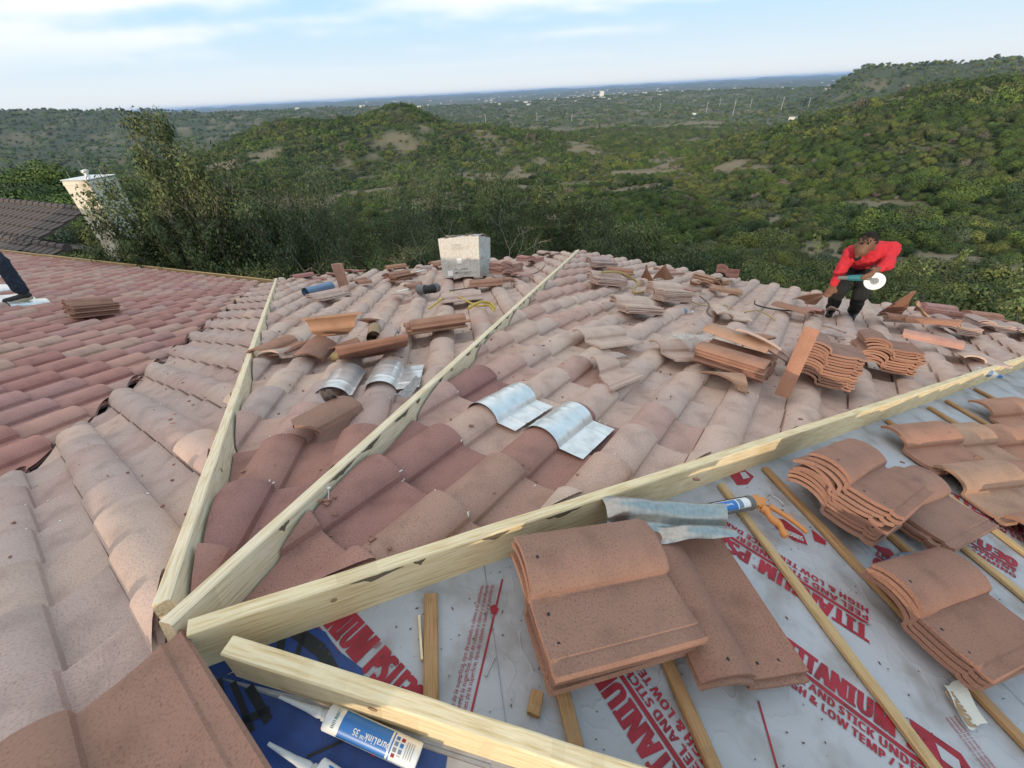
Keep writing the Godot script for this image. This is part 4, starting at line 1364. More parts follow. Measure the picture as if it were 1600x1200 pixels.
func cord(face: String, way: Array, r: float, m: Material, called: String, label: String, category: String) -> void:   # way: [s, w, h]
	var c := Curve3D.new()
	for i in way.size():
		var p: Vector3 = (F[face] as Transform3D) * Vector3(way[i][1], way[i][2], -way[i][0])
		var pr: Array = way[maxi(i - 1, 0)]
		var nx: Array = way[mini(i + 1, way.size() - 1)]
		var tg: Vector3 = ((F[face] as Transform3D).basis * Vector3(nx[1] - pr[1], nx[2] - pr[2], -(nx[0] - pr[0]))) / 6.0
		c.add_point(p, -tg, tg)
	c.bake_interval = 0.03
	var pts := []
	var rad := []
	for p in c.get_baked_points():
		pts.append(p)
		rad.append(r)
	var s := Soup.new()
	s.tube(pts, rad, 6)
	var o := put(called, s.mesh(), m, self)
	tag(o, label, category)

func clutter() -> void:
	# sealant tubes
	sealant_tube(lying("DE", 0.345, -0.128, 0.545, -0.190, -0.040 + 0.0255), "white sealant tube with blue printed label against the short pine board", true)
	sealant_tube(lying("DE", 0.400, -0.058, 0.600, -0.100, -0.040 + 0.0255), "white sealant tube with grey print in front of the blue labelled one", false)
	# caulking gun
	var gt := lying("CD", 1.60, -0.325, 1.87, -0.362, 0.010)
	var g := thing("caulking_gun", gt, "orange handled caulking gun holding a blue labelled tube", "caulking gun")
	var gs := Soup.new()
	gs.lathe(Transform3D(), [[0.008, 0.0], [0.030, 0.0], [0.030, 0.012], [0.0285, 0.014], [0.0285, 0.02]], 26)
	gs.lathe(Transform3D(), [[0.0285, 0.235], [0.0285, 0.245], [0.030, 0.247], [0.030, 0.258], [0.006, 0.262]], 26)
	for a0 in [1.15, 3.9]:
		var wall := Soup.new()
		for i in 10:
			var p := lerpf(a0, a0 + 1.25, i / 10.0)
			var q := lerpf(a0, a0 + 1.25, (i + 1) / 10.0)
			var d0 := Vector3(sin(p), 0, cos(p)) * 0.0285
			var d1 := Vector3(sin(q), 0, cos(q)) * 0.0285
			gs.quad(d0 + Vector3.UP * 0.012, d0 + Vector3.UP * 0.245, d1 + Vector3.UP * 0.245, d1 + Vector3.UP * 0.012)
	put("cradle", gs.mesh(), M.grey, g)
	var gc := Soup.new()
	gc.lathe(Transform3D(), [[0.0, 0.016], [0.025, 0.016], [0.025, 0.238], [0.0, 0.238]], 26)
	put("cartridge", gc.mesh(), M.white, g)
	put("label_panel", arc_patch(0.0254, -0.55, 1.15, 0.045, 0.165), M.blue, g)
	tube_text(g, "DuraLink 35", Vector3(0.007, 0.105, 0.0262), Vector3(0, -1, 0), 0.07, 0.011, M.white)
	put("label_panel", arc_patch(0.0254, -0.5, 1.1, 0.172, 0.195), M.bluefilm, g)
	var hb := Soup.new()
	hb.box(Transform3D(Basis(Vector3.BACK, 0.06), Vector3(0.004, 0.292, 0.004)), Vector3(0.056, 0.062, 0.024), 0.006)
	hb.box(Transform3D(Basis(Vector3.BACK, 0.1), Vector3(0.012, 0.33, 0.002)), Vector3(0.045, 0.03, 0.020), 0.006)
	put("frame", hb.mesh(), M.orange, g)
	var gr := Soup.new()
	var gp := []
	var gr_r := []
	for i in 12:
		var u := i / 11.0
		gp.append(Vector3(0.03 + u * 0.135, 0.292 + u * 0.02 - 0.03 * u * u + 0.006 * sin(u * 12.0), -0.002))
		gr_r.append(0.0165 + 0.0025 * sin(u * 15.0) - 0.004 * u)
	gr.tube(gp, gr_r, 12)
	put("grip", gr.mesh(), M.orange, g)
	var tr := Soup.new()
	var tp := []
	var tr_r := []
	for i in 12:
		var u := i / 11.0
		tp.append(Vector3(0.025 + u * 0.145, 0.332 + 0.012 * sin(u * 3.0) + u * 0.055, 0.0))
		tr_r.append(0.0115 - 0.003 * u)
	tr.tube(tp, tr_r, 10)
	put("trigger", tr.mesh(), M.orange, g)
	var pv := Soup.new()
	pv.lathe(Transform3D(Basis(Vector3.RIGHT, PI / 2), Vector3(0.024, 0.322, 0.004)), [[0.0, 0.012], [0.010, 0.012], [0.011, 0.010], [0.011, 0.0]], 14)
	put("pivot", pv.mesh(), M.steel, g)
	var rod := Soup.new()
	var rp := [Vector3(-0.002, 0.34, 0.002)]
	for i in 10: rp.append(Vector3(0.014 - 0.03 * cos(i * 0.36), 0.368 + 0.03 * sin(i * 0.30) + 0.012, 0.004))
	var rr := []
	for i in rp.size(): rr.append(0.0033)
	rod.tube(rp, rr, 8)
	put("plunger_rod", rod.mesh(), M.steel, g)
	# bottles
	var bottle := func(t: Transform3D, capm: Material, label: String, sc: float) -> void:
		var o := thing("water_bottle", t.scaled_local(Vector3.ONE * sc), label, "bottle")
		var s := Soup.new()
		s.lathe(Transform3D(), [[0.0, 0.0], [0.028, 0.001], [0.031, 0.01], [0.030, 0.06], [0.0315, 0.07], [0.0315, 0.11], [0.030, 0.13], [0.022, 0.155], [0.012, 0.17], [0.012, 0.18]], 22)
		put("body", s.mesh(), M.clear, o)
		var s2 := Soup.new()
		s2.lathe(Transform3D(), [[0.0315, 0.072], [0.032, 0.073], [0.032, 0.11], [0.0315, 0.111]], 22)
		put("label_band", s2.mesh(), M.bluefilm, o)
		var s3 := Soup.new()
		s3.lathe(Transform3D(), [[0.0, 0.175], [0.0155, 0.176], [0.0155, 0.194], [0.014, 0.197], [0.0, 0.198]], 18)
		put("cap", s3.mesh(), capm, o)
	bottle.call(lying("CD", 2.47, -0.075, 2.30, -0.07, -0.006), M.blue, "clear water bottle with blue cap under the broad low stack", 1.0)
	bottle.call(lying("BC", 4.70, -0.17, 4.80, -0.03, 0.052), M.white, "clear water bottle lying on the pink slope below the stack of seven", 0.9)
	bottle.call(lying("CD", 5.2, -1.62, 5.5, -1.45, 0.06), M.blue, "clear water bottle lying by the pine board beyond the laid tiles", 1.0)
	# scrap of paper with brown lettering
	var cd: Transform3D = F["CD"]
	var pa := Soup.new()
	var pp := func(i: int, j: int) -> Vector3:
		var u := i / 10.0
		var v := j / 10.0
		return Vector3(lerpf(0.292, 0.392, v) + 0.004 * sin(u * 6.0), -0.034 + 0.010 * pow(absf(u - 0.5) * 2.0, 2.0) + 0.003 * sin(v * 7.0), -lerpf(2.035, 2.115, u) - 0.05 * (0.5 - v))
	for i in 10:
		for j in 10: pa.quad(pp.call(i, j), pp.call(i, j + 1), pp.call(i + 1, j + 1), pp.call(i + 1, j))
	var po := thing("paper_scrap", cd, "creased scrap of paper with brown lettering beside a batten", "paper")
	put("sheet", pa.mesh(), M.paper, po)
	lettering("CD", po, "POWER", [2.050, 0.392], [2.072, 0.312], 0.030, M.card_brown, -0.0265)
	# cardboard box, torn open at the top
	var bt := on("AB", 5.75, 0.86, 0.085, 24) * Transform3D(Basis(Vector3.RIGHT, -0.12), Vector3.ZERO)
	var b := thing("cardboard_box", bt, "tall torn pale cardboard box with printed labels on the roof", "box")
	var bw := 0.64
	var bd := 0.50
	var bh := 0.56
	var n := FastNoiseLite.new()
	n.seed = 4
	n.frequency = 2.2
	for side in 4:
		var bs := Soup.new()
		var k := 14
		var wv := bw if side % 2 == 0 else bd
		var dp := bd if side % 2 == 0 else bw
		var turn := Basis(Vector3.UP, side * PI / 2)
		var q := func(i: int, j: int) -> Vector3:
			var u := float(i) / k - 0.5
			var v := float(j) / k
			var flare := 1.0 - 0.07 * (1.0 - v)
			var bulge := n.get_noise_3d(u * 1.5, v * 1.5, side * 5.0) * 0.03 * (1.0 - pow(absf(u) * 2.0, 4.0))
			var top := bh + n.get_noise_2d(u * 3.0, side * 9.0) * 0.02 * v
			return turn * Vector3(u * wv * flare, v * top, dp * 0.5 * flare + bulge)
		for i in k:
			for j in k:
				bs.quad(q.call(i, j), q.call(i, j + 1), q.call(i + 1, j + 1), q.call(i + 1, j))
		put("side_panel", bs.mesh(), M.card, b)
		var fs := Soup.new()                              # the torn flap folded out or in
		var fold := [2.98, 3.05, 2.9, 3.0][side] as float
		for i in k:
			var fl := func(i2: int, up: float) -> Vector3:
				var base: Vector3 = q.call(i2, k)
				var outw := turn * Vector3(0, 0, 1)
				var len := 0.24 + n.get_noise_2d(i2 * 0.4, side * 3.0) * 0.06
				return base + (outw * cos(fold) + Vector3.UP * sin(fold)) * len * up
			fs.quad(fl.call(i, 0.0), fl.call(i, 1.0), fl.call(i + 1, 1.0), fl.call(i + 1, 0.0))
		put("torn_flap", fs.mesh(), M.card, b)
	var base := Soup.new()
	base.box(Transform3D(Basis(), Vector3(0, 0.006, 0)), Vector3(bw * 0.9, 0.01, bd * 0.9))
	put("bottom_panel", base.mesh(), M.card_brown, b)
	var fz := bd * 0.5 + 0.013
	var stick := func(x: float, y: float, w: float, h: float, m: Material, called: String, dz := 0.0) -> void:
		var s := Soup.new()
		s.box(Transform3D(Basis(), Vector3(x, y, fz - 0.07 * (1.0 - y / bh) * bd * 0.5 + dz)), Vector3(w, h, 0.002))
		put(called, s.mesh(), m, b)
	stick.call(-0.005, 0.23, 0.075, 0.075, M.white, "sticker")
	stick.call(-0.165, 0.06, 0.085, 0.075, M.white, "sticker")
	stick.call(0.02, 0.115, 0.20, 0.008, M.grey, "printed_bar")
	stick.call(-0.065, 0.062, 0.045, 0.014, M.black, "printed_bar")
	for i in 5: stick.call(-0.04 + 0.01 * (i % 2), 0.46 - i * 0.017, 0.19 - 0.03 * (i % 3), 0.003, M.lead, "printed_line")
	for i in 7: stick.call(-0.015 + i * 0.021, 0.062, 0.013 - 0.003 * (i % 2), 0.024 + 0.004 * (i % 3), M.lead, "printed_mark")
	# black elbow pipe
	var e := thing("elbow_pipe", on("AB", 4.28, 0.36, 0.10, -60), "black plastic elbow pipe lying on the slope with the box", "pipe")
	var es := Soup.new()
	var ep := []
	var er := []
	for i in 9:
		var a := i / 8.0 * PI / 2
		ep.append(Vector3(0.07 - 0.07 * cos(a), 0.055, 0.07 * sin(a) - 0.05))
		er.append(0.05)
	es.tube(ep, er, 20)
	put("bend", es.mesh(), M.black, e)
	var e2 := Soup.new()
	e2.lathe(Transform3D(Basis(Vector3.RIGHT, PI / 2), Vector3(0, 0.055, -0.15)), [[0.045, 0.0], [0.058, 0.0], [0.058, 0.1], [0.05, 0.1]], 22)
	put("collar", e2.mesh(), M.grey, e)
	var e3 := Soup.new()
	e3.lathe(Transform3D(Basis(Vector3.FORWARD, PI / 2), Vector3(0.07, 0.055, 0.02)), [[0.05, 0.0], [0.058, 0.0], [0.058, 0.07], [0.045, 0.07]], 22)
	put("collar", e3.mesh(), M.grey, e)
	# brown roll and blue film roll
	var roll := func(t: Transform3D, r: float, l: float, m: Material, called: String, label: String) -> void:
		var s := Soup.new()
		var turns := 26
		var last := Vector3.ZERO
		for i in turns * 3 + 1:
			var a := i / float(turns) * TAU
			var rad := r * (0.45 + 0.55 * i / (turns * 3.0))
			var p := Vector3(cos(a) * rad, 0, sin(a) * rad)
			if i > 0: s.quad(last, p, p + Vector3.UP * l, last + Vector3.UP * l)
			last = p
		var o := put(called, s.mesh(), m, self, t)
		tag(o, label, "roll")
	roll.call(lying("AB", 2.25, 0.07, 2.6, 0.02, 0.135), 0.058, 0.30, M.card_brown, "paper_roll", "brown rolled paper beside the orange cut tile")
	roll.call(lying("AB", 5.20, -1.36, 5.7, -1.16, 0.155), 0.065, 0.55, M.bluefilm, "film_roll", "blue grey film roll lying near the far eave")
	var can := thing("paint_can", lying("AB", 2.10, -0.19, 2.06, -0.10, 0.07), "small yellow green can with white lid under the broken pile", "can")
	var c1 := Soup.new()
	c1.lathe(Transform3D(), [[0.0, 0.0], [0.03, 0.0], [0.031, 0.004], [0.031, 0.075], [0.03, 0.08]], 20)
	put("body", c1.mesh(), M.ochre, can)
	var c2 := Soup.new()
	c2.lathe(Transform3D(), [[0.032, 0.072], [0.033, 0.074], [0.033, 0.088], [0.024, 0.09], [0.022, 0.086], [0.0, 0.086]], 20)
	put("lid", c2.mesh(), M.white, can)
	# ropes, straps and cables
	cord("AB", [[3.35, 0.40, 0.10], [3.62, 0.50, 0.12], [3.92, 0.62, 0.15], [3.6, 0.74, 0.12], [3.25, 0.88, 0.10], [3.1, 0.98, 0.12], [2.8, 1.0, 0.12]], 0.010, M.rope, "yellow_rope", "yellow rope lying in a peak beyond the orange trio", "rope")
	cord("AB", [[3.05, 0.78, 0.12], [3.14, 0.90, 0.15], [3.2, 1.0, 0.12], [3.0, 1.02, 0.11], [2.92, 0.98, 0.13]], 0.013, M.rope, "yellow_rope", "yellow rope knot against the long stained board", "rope")
	cord("BC", [[5.0, -1.28, 0.25], [5.3, -1.15, 0.25], [5.5, -0.95, 0.14], [5.1, -0.85, 0.11], [4.95, -0.75, 0.10], [5.3, -0.72, 0.10]], 0.016, M.ochre, "yellow_strap", "frayed yellow strap over the strapped tile stack", "strap")
	cord("BC", [[5.3, -0.30, 0.11], [5.05, 0.0, 0.10], [5.3, 0.22, 0.11], [4.95, 0.35, 0.10], [5.4, 0.55, 0.11], [5.1, 0.75, 0.10]], 0.007, M.ochre, "air_hose", "thin tan hose winding below the sideways stack", "hose")
	cord("BC", [[5.6, -0.15, 0.11], [5.2, 0.05, 0.10], [4.75, 0.12, 0.10], [4.6, 0.2, 0.09]], 0.007, M.cable, "power_cable", "dark cable lying uphill of the sideways stack", "cable")
	cord("BC", [[6.2, 1.15, 0.12], [5.7, 0.75, 0.12], [5.65, 0.5, 0.13], [5.9, 0.45, 0.14]], 0.008, M.black, "power_cable", "black cable leading to the worker's grinder", "cable")
	cord("AB", [[4.4, 0.6, 0.10], [4.5, 0.9, 0.10], [4.75, 1.3, 0.12], [5.1, 1.8, 0.12], [5.6, 2.05, 0.15]], 0.007, M.cable, "power_cable", "brown cable running past the front of the cardboard box", "cable")
	# clear plastic over a tile, white scraps
	var ps := Soup.new()
	var pn := FastNoiseLite.new()
	pn.seed = 12
	pn.frequency = 9.0
	var pq := func(i: int, j: int) -> Vector3:
		var u := i / 16.0
		var v := j / 16.0
		return Vector3((v - 0.5) * 0.30, 0.20 + pn.get_noise_2d(u, v) * 0.03 - pow(absf(v - 0.5) * 2.0, 2.0) * 0.05, -(u - 0.3) * 0.34)
	for i in 16:
		for j in 16: ps.quad(pq.call(i, j), pq.call(i, j + 1), pq.call(i + 1, j + 1), pq.call(i + 1, j))
	var pm: StandardMaterial3D = M.clear.duplicate()
	pm.albedo_color = Color(0.85, 0.84, 0.82, 0.22)
	pm.roughness = 0.25
	var plo := put("plastic_film", ps.mesh(), pm, self, on("BC", 3.10, 0.30, 0.0, 36))
	tag(plo, "crinkled clear plastic film draped over a single tile", "plastic")
	for q in [["AB", 4.85, -0.02, 0.10, 0.16, 60.0, "white paper scrap uphill of the black elbow pipe"], ["AB", 7.1, 0.05, 0.11, 0.22, 40.0, "white cardboard strip beside the cardboard box"], ["AB", 4.0, 0.55, 0.10, 0.05, 10.0, "tiny white scrap near the black elbow pipe"]]:
		var s := Soup.new()
		s.box(Transform3D(Basis(Vector3.RIGHT, 0.06), Vector3.ZERO), Vector3(0.07, 0.006, q[4]), 0.001)
		var o := put("paper_scrap", s.mesh(), M.paper, self, on(q[0], q[1], q[2], q[3], q[5]))
		tag(o, q[6], "paper")
	# a wood offcut by the near stack, a few nails
	var wo := put("wood_offcut", plank(0.05, 0.03, 0.02, 70, 0.003, 8), M.lath, self, cd * Transform3D(Basis(Vector3.UP, 1.1), Vector3(0.20, -0.038, -0.80)))
	tag(wo, "small wood offcut below the near tile stack", "wood")
	for q in [[0.30, 0.52], [0.95, 0.62], [1.55, 0.42]]:
		var s := Soup.new()
		s.tube([Vector3(0, 0.003, 0), Vector3(0.05, 0.003, 0.01)], [0.0016, 0.0016], 6)
		s.lathe(Transform3D(Basis(Vector3.BACK, PI / 2), Vector3(0, 0.003, 0)), [[0.0, 0.0], [0.0045, 0.0], [0.0045, 0.001], [0.0, 0.001]], 8)
		var o := put("roofing_nail", s.mesh(), M.steel, self, cd * Transform3D(Basis(Vector3.UP, q[0] * 9.0), Vector3(q[1] * 0.1 + 0.05, -0.0395, -q[0] - 0.4)))
		tag(o, "loose steel nail lying on the grey underlayment", "nail", "loose nails on the underlayment")
	var nb := Soup.new()
	nb.tube([Vector3(0, 0, 0), Vector3(0.012, -0.03, 0.012)], [0.0018, 0.0018], 6)
	nb.lathe(Transform3D(Basis(), Vector3(0, 0, 0)), [[0.0, 0.003], [0.006, 0.002], [0.006, 0.0], [0.0, -0.001]], 10)
	var no := put("roofing_screw", nb.mesh(), M.steel, self, on("BC", 0.47, -0.14, 0.12))
	tag(no, "steel screw sticking out beside the long stained board", "screw")

# ------------------------------------------------------------------ people
func flesh(bones: Array, cell: float, blend: float, folds := 0.0) -> ArrayMesh:   # bones: [a, b, radius a, radius b]; one smooth skin round them all
	var lo := Vector3(1e9, 1e9, 1e9)
	var hi := -lo
	for b in bones:
		for e in 2:
			var r := Vector3.ONE * (float(b[2 + e]) + blend + cell * 2.0)
			lo = lo.min(b[e] - r)
			hi = hi.max(b[e] + r)
	var nx := int((hi.x - lo.x) / cell) + 2
	var ny := int((hi.y - lo.y) / cell) + 2
	var nz := int((hi.z - lo.z) / cell) + 2
	var f := PackedFloat32Array()
	f.resize(nx * ny * nz)
	f.fill(1.0)
	for b in bones:
		var a: Vector3 = b[0]
		var d: Vector3 = (b[1] as Vector3) - a
		var ra: float = b[2]
		var rb: float = b[3]
		var pad := Vector3.ONE * (maxf(ra, rb) + blend + cell * 2.0)
		var p0 := ((a.min(b[1]) - pad - lo) / cell).floor()
		var p1 := ((a.max(b[1]) + pad - lo) / cell).ceil()
		var dd := maxf(d.length_squared(), 1e-9)
		for i in range(maxi(int(p0.x), 0), mini(int(p1.x), nx - 1) + 1):
			for j in range(maxi(int(p0.y), 0), mini(int(p1.y), ny - 1) + 1):
				for k in range(maxi(int(p0.z), 0), mini(int(p1.z), nz - 1) + 1):
					var q := Vector3(lo.x + i * cell, lo.y + j * cell, lo.z + k * cell) - a
					var t := clampf(q.dot(d) / dd, 0.0, 1.0)
					var v := (q - d * t).length() - lerpf(ra, rb, t)
					var id := (i * ny + j) * nz + k
					var o := f[id]
					var h := maxf(blend - absf(v - o), 0.0) / blend
					f[id] = minf(v, o) - h * h * blend * 0.25
	var vid := {}
	var vs := PackedVector3Array()
	for i in nx - 1:
		for j in ny - 1:
			for k in nz - 1:
				var id := (i * ny + j) * nz + k
				var c := [f[id], f[id + ny * nz], f[id + nz], f[id + ny * nz + nz], f[id + 1], f[id + ny * nz + 1], f[id + nz + 1], f[id + ny * nz + nz + 1]]
				var neg := 0
				for v in c:
					if v < 0.0: neg += 1
				if neg == 0 or neg == 8: continue
				var acc := Vector3.ZERO
				var n := 0
				for e in [[0, 1], [2, 3], [4, 5], [6, 7], [0, 2], [1, 3], [4, 6], [5, 7], [0, 4], [1, 5], [2, 6], [3, 7]]:
					var u: float = c[e[0]]
					var w: float = c[e[1]]
					if (u < 0.0) == (w < 0.0): continue
					var t := u / (u - w)
					var pa := Vector3(e[0] & 1, (e[0] >> 1) & 1, (e[0] >> 2) & 1)
					var pb := Vector3(e[1] & 1, (e[1] >> 1) & 1, (e[1] >> 2) & 1)
					acc += pa.lerp(pb, t)
					n += 1
				vid[id] = vs.size()
				vs.append(lo + (Vector3(i, j, k) + acc / n) * cell)
	var idx := PackedInt32Array()
	var sx := ny * nz
	for id in vid:
		var k: int = id % nz
		var j: int = (id / nz) % ny
		var i: int = id / sx
		var v0 := f[id]
		for ax in 3:
			var st: int = [sx, nz, 1][ax]
			var v1 := f[id + st]
			if (v0 < 0.0) == (v1 < 0.0): continue
			var s1: int = [nz, 1, sx][ax]
			var s2: int = [1, sx, nz][ax]
			if ([j, k, i][ax] as int) == 0 or ([k, i, j][ax] as int) == 0: continue
			var q := [id, id - s1, id - s1 - s2, id - s2]
			var ok := true
			for m in q:
				if not vid.has(m): ok = false
			if not ok: continue
			var w := [vid[q[0]], vid[q[1]], vid[q[2]], vid[q[3]]]
			if v0 < 0.0: idx.append_array([w[0], w[2], w[1], w[0], w[3], w[2]])
			else: idx.append_array([w[0], w[1], w[2], w[0], w[2], w[3]])
	var nrm := PackedVector3Array()
	nrm.resize(vs.size())
	for t in range(0, idx.size(), 3):
		var n := (vs[idx[t + 2]] - vs[idx[t]]).cross(vs[idx[t + 1]] - vs[idx[t]])
		for e in 3: nrm[idx[t + e]] += n
	for t in nrm.size(): nrm[t] = nrm[t].normalized()
	if folds != 0.0:                                        # cloth gathers into creases
		var cn := FastNoiseLite.new()
		cn.seed = 6
		cn.frequency = 9.0 if folds > 0.0 else 38.0
		cn.fractal_type = FastNoiseLite.FRACTAL_RIDGED
		cn.fractal_octaves = 2
		for t in vs.size(): vs[t] += nrm[t] * cn.get_noise_3d(vs[t].x, vs[t].y * 0.7, vs[t].z) * folds
		nrm.fill(Vector3.ZERO)
		for t in range(0, idx.size(), 3):
			var n := (vs[idx[t + 2]] - vs[idx[t]]).cross(vs[idx[t + 1]] - vs[idx[t]])
			for e in 3: nrm[idx[t + e]] += n
		for t in nrm.size(): nrm[t] = nrm[t].normalized()
	var arr := []
	arr.resize(Mesh.ARRAY_MAX)
	arr[Mesh.ARRAY_VERTEX] = vs
	arr[Mesh.ARRAY_NORMAL] = nrm
	arr[Mesh.ARRAY_INDEX] = idx
	var me := ArrayMesh.new()
	me.add_surface_from_arrays(Mesh.PRIMITIVE_TRIANGLES, arr)
	return me

func hand_bones(wrist: Vector3, tip: Vector3, across: Vector3, curl: Vector3) -> Array:
	var d := (tip - wrist).normalized()
	var palm := wrist + d * 0.085
	var out := [[wrist, palm, 0.026, 0.027], [wrist + across * 0.018, palm + across * 0.026, 0.02, 0.018], [wrist - across * 0.018, palm - across * 0.026, 0.02, 0.018]]
	for k in 4:
		var o := palm + across * (0.030 - 0.020 * k)
		var l: float = [0.062, 0.07, 0.066, 0.052][k]
		var m := o + d * l * 0.55 + curl * l * 0.18
		out.append([o, m, 0.0095, 0.009])
		out.append([m, m + d * l * 0.25 + curl * l * 0.45, 0.009, 0.0075])
	var th := wrist + across * 0.03 + d * 0.025
	out.append([th, th + across * 0.03 + d * 0.03 + curl * 0.012, 0.012, 0.010])
	out.append([th + across * 0.03 + d * 0.03 + curl * 0.012, th + across * 0.03 + d * 0.055 + curl * 0.03, 0.010, 0.008])
	return out

func people() -> void:
	var c := CAM
	# the worker in red, crouched and bent over, reaching down with one arm
	var footL := Vector3(4.148, -2.489, -4.654) + c
	var footR := Vector3(4.394, -2.511, -4.579) + c
	var J := {
		"hipL": Vector3(4.30, -1.945, -4.86), "hipR": Vector3(4.44, -1.93, -4.77), "pelvis": Vector3(4.37, -1.89, -4.84),
		"kneeL": Vector3(4.05, -2.13, -4.56), "kneeR": Vector3(4.25, -2.145, -4.46), "ankL": Vector3(4.15, -2.43, -4.66), "ankR": Vector3(4.40, -2.45, -4.60),
		"waist": Vector3(4.33, -1.83, -4.77), "chest": Vector3(4.225, -1.70, -4.57), "shL": Vector3(4.065, -1.712, -4.635), "shR": Vector3(4.335, -1.628, -4.455),
		"neck": Vector3(4.125, -1.615, -4.49), "head": Vector3(4.01, -1.565, -4.44), "elL": Vector3(3.96, -1.88, -4.56), "wrL": Vector3(3.925, -2.06, -4.53),
		"elR": Vector3(4.245, -1.74, -4.31), "wrR": Vector3(4.12, -1.785, -4.265)}
	for k in J: J[k] = (J[k] as Vector3) + c
	var away := (Vector3(J.head.x, 0, J.head.z) - Vector3(c.x, 0, c.z)).normalized()
	var side := away.cross(Vector3.UP).normalized()
	var look := (-away * 0.75 - side * 0.35 - Vector3.UP * 0.95).normalized()    # where the face points: down towards the reaching hand
	var w := thing("person", Transform3D(Basis(), Vector3(4.27, -2.50, -4.62) + c), "crouching person in red long sleeves holding an angle grinder", "person")
	var o: Vector3 = w.position
	var L := func(k: String) -> Vector3: return (J[k] as Vector3) - o
	var handL: Vector3 = L.call("wrL") + Vector3(-0.02, -0.12, 0.0)
	var handR: Vector3 = L.call("wrR") + Vector3(-0.07, -0.05, 0.02)
	var hd: Vector3 = L.call("head")
	var bones := [[L.call("pelvis"), L.call("waist"), 0.105, 0.095], [L.call("waist"), L.call("chest"), 0.095, 0.115], [L.call("chest"), L.call("neck"), 0.10, 0.055], [L.call("shL"), L.call("chest"), 0.055, 0.09], [L.call("shR"), L.call("chest"), 0.055, 0.09],
		[L.call("neck"), hd, 0.05, 0.055], [hd - look * 0.02 + Vector3.UP * 0.02, hd + look * 0.035 - Vector3.UP * 0.02, 0.085, 0.068],
		[hd + look * 0.085 - Vector3.UP * 0.02, hd + look * 0.100 - Vector3.UP * 0.04, 0.012, 0.016], [hd + side * 0.085, hd + side * 0.09 - Vector3.UP * 0.03, 0.014, 0.012], [hd - side * 0.085, hd - side * 0.09 - Vector3.UP * 0.03, 0.014, 0.012],
		[L.call("shL"), L.call("elL"), 0.045, 0.036], [L.call("elL"), L.call("wrL"), 0.036, 0.024], [L.call("shR"), L.call("elR"), 0.045, 0.036], [L.call("elR"), L.call("wrR"), 0.036, 0.024],
		[L.call("hipL"), L.call("kneeL"), 0.075, 0.05], [L.call("kneeL"), L.call("ankL"), 0.05, 0.035], [L.call("hipR"), L.call("kneeR"), 0.075, 0.05], [L.call("kneeR"), L.call("ankR"), 0.05, 0.035], [L.call("hipL"), L.call("hipR"), 0.09, 0.09]]
	bones.append_array(hand_bones(L.call("wrL"), handL, away.cross(Vector3.UP), -away * 0.5))
	bones.append_array(hand_bones(L.call("wrR"), handR, Vector3.UP, -side))
	put("body", flesh(bones, 0.011, 0.02), M.skin, w)
	var shirt := [[L.call("waist") - Vector3(0, 0.03, 0), L.call("chest"), 0.118, 0.135], [L.call("chest"), L.call("neck"), 0.122, 0.07], [L.call("shL"), L.call("chest"), 0.075, 0.11], [L.call("shR"), L.call("chest"), 0.078, 0.11],
		[L.call("shL"), L.call("elL"), 0.058, 0.047], [L.call("elL"), (L.call("wrL") as Vector3).lerp(L.call("elL"), 0.12), 0.047, 0.034], [L.call("shR"), L.call("elR"), 0.058, 0.047], [L.call("elR"), (L.call("wrR") as Vector3).lerp(L.call("elR"), 0.28), 0.047, 0.036]]
	put("shirt", flesh(shirt, 0.011, 0.05, 0.016), M.shirt, w)
	var trou := [[L.call("pelvis"), (L.call("pelvis") as Vector3).lerp(L.call("waist"), 0.6), 0.128, 0.112], [L.call("hipL"), L.call("kneeL"), 0.098, 0.072], [L.call("kneeL"), L.call("ankL"), 0.072, 0.056], [L.call("hipR"), L.call("kneeR"), 0.098, 0.072], [L.call("kneeR"), L.call("ankR"), 0.072, 0.058], [L.call("hipL"), L.call("hipR"), 0.11, 0.11]]
	put("trousers", flesh(trou, 0.012, 0.04, 0.014), M.trouser, w)
	for e in [["ankL", footL], ["ankR", footR]]:
		var a: Vector3 = L.call(e[0])
		var toe: Vector3 = (e[1] as Vector3) - o - away * 0.12 - Vector3.UP * 0.0
		var heel: Vector3 = (e[1] as Vector3) - o + away * 0.07
		put("shoe", flesh([[a, heel + Vector3.UP * 0.02, 0.046, 0.044], [heel + Vector3.UP * 0.01, toe + Vector3.UP * 0.005, 0.042, 0.036]], 0.012, 0.03), M.black, w)
	put("hair", flesh([[hd - look * 0.035 + Vector3.UP * 0.035, hd + look * 0.005 + Vector3.UP * 0.045, 0.085, 0.074], [hd - look * 0.06 - Vector3.UP * 0.01, hd - look * 0.03 + Vector3.UP * 0.03, 0.07, 0.08], [hd + look * 0.03 + Vector3.UP * 0.062, hd - look * 0.02 + Vector3.UP * 0.07, 0.045, 0.05]], 0.006, 0.02, -0.022), M.hair, w)
	for sg in [-1.0, 1.0]:
		put("eye", flesh([[hd + look * 0.078 + side * 0.03 * sg + Vector3.UP * 0.012, hd + look * 0.082 + side * 0.034 * sg + Vector3.UP * 0.011, 0.012, 0.011]], 0.004, 0.004), M.white, w)
	put("beard", flesh([[hd + look * 0.075 - Vector3.UP * 0.075, hd + look * 0.055 - Vector3.UP * 0.085, 0.03, 0.034]], 0.008, 0.01), M.hair, w)
	# the grinder in his other hand
	var ga := Vector3(3.935, -1.895, -4.345) + c
	var gb := Vector3(4.035, -1.868, -4.262) + c
	var gd := Vector3(4.075, -1.880, -4.185) + c
	var g := thing("angle_grinder", Transform3D(Basis(), gb), "teal angle grinder with a pale round disc in the worker's hand", "angle grinder")
	var axis := (gb - ga).normalized()
	var s := Soup.new()
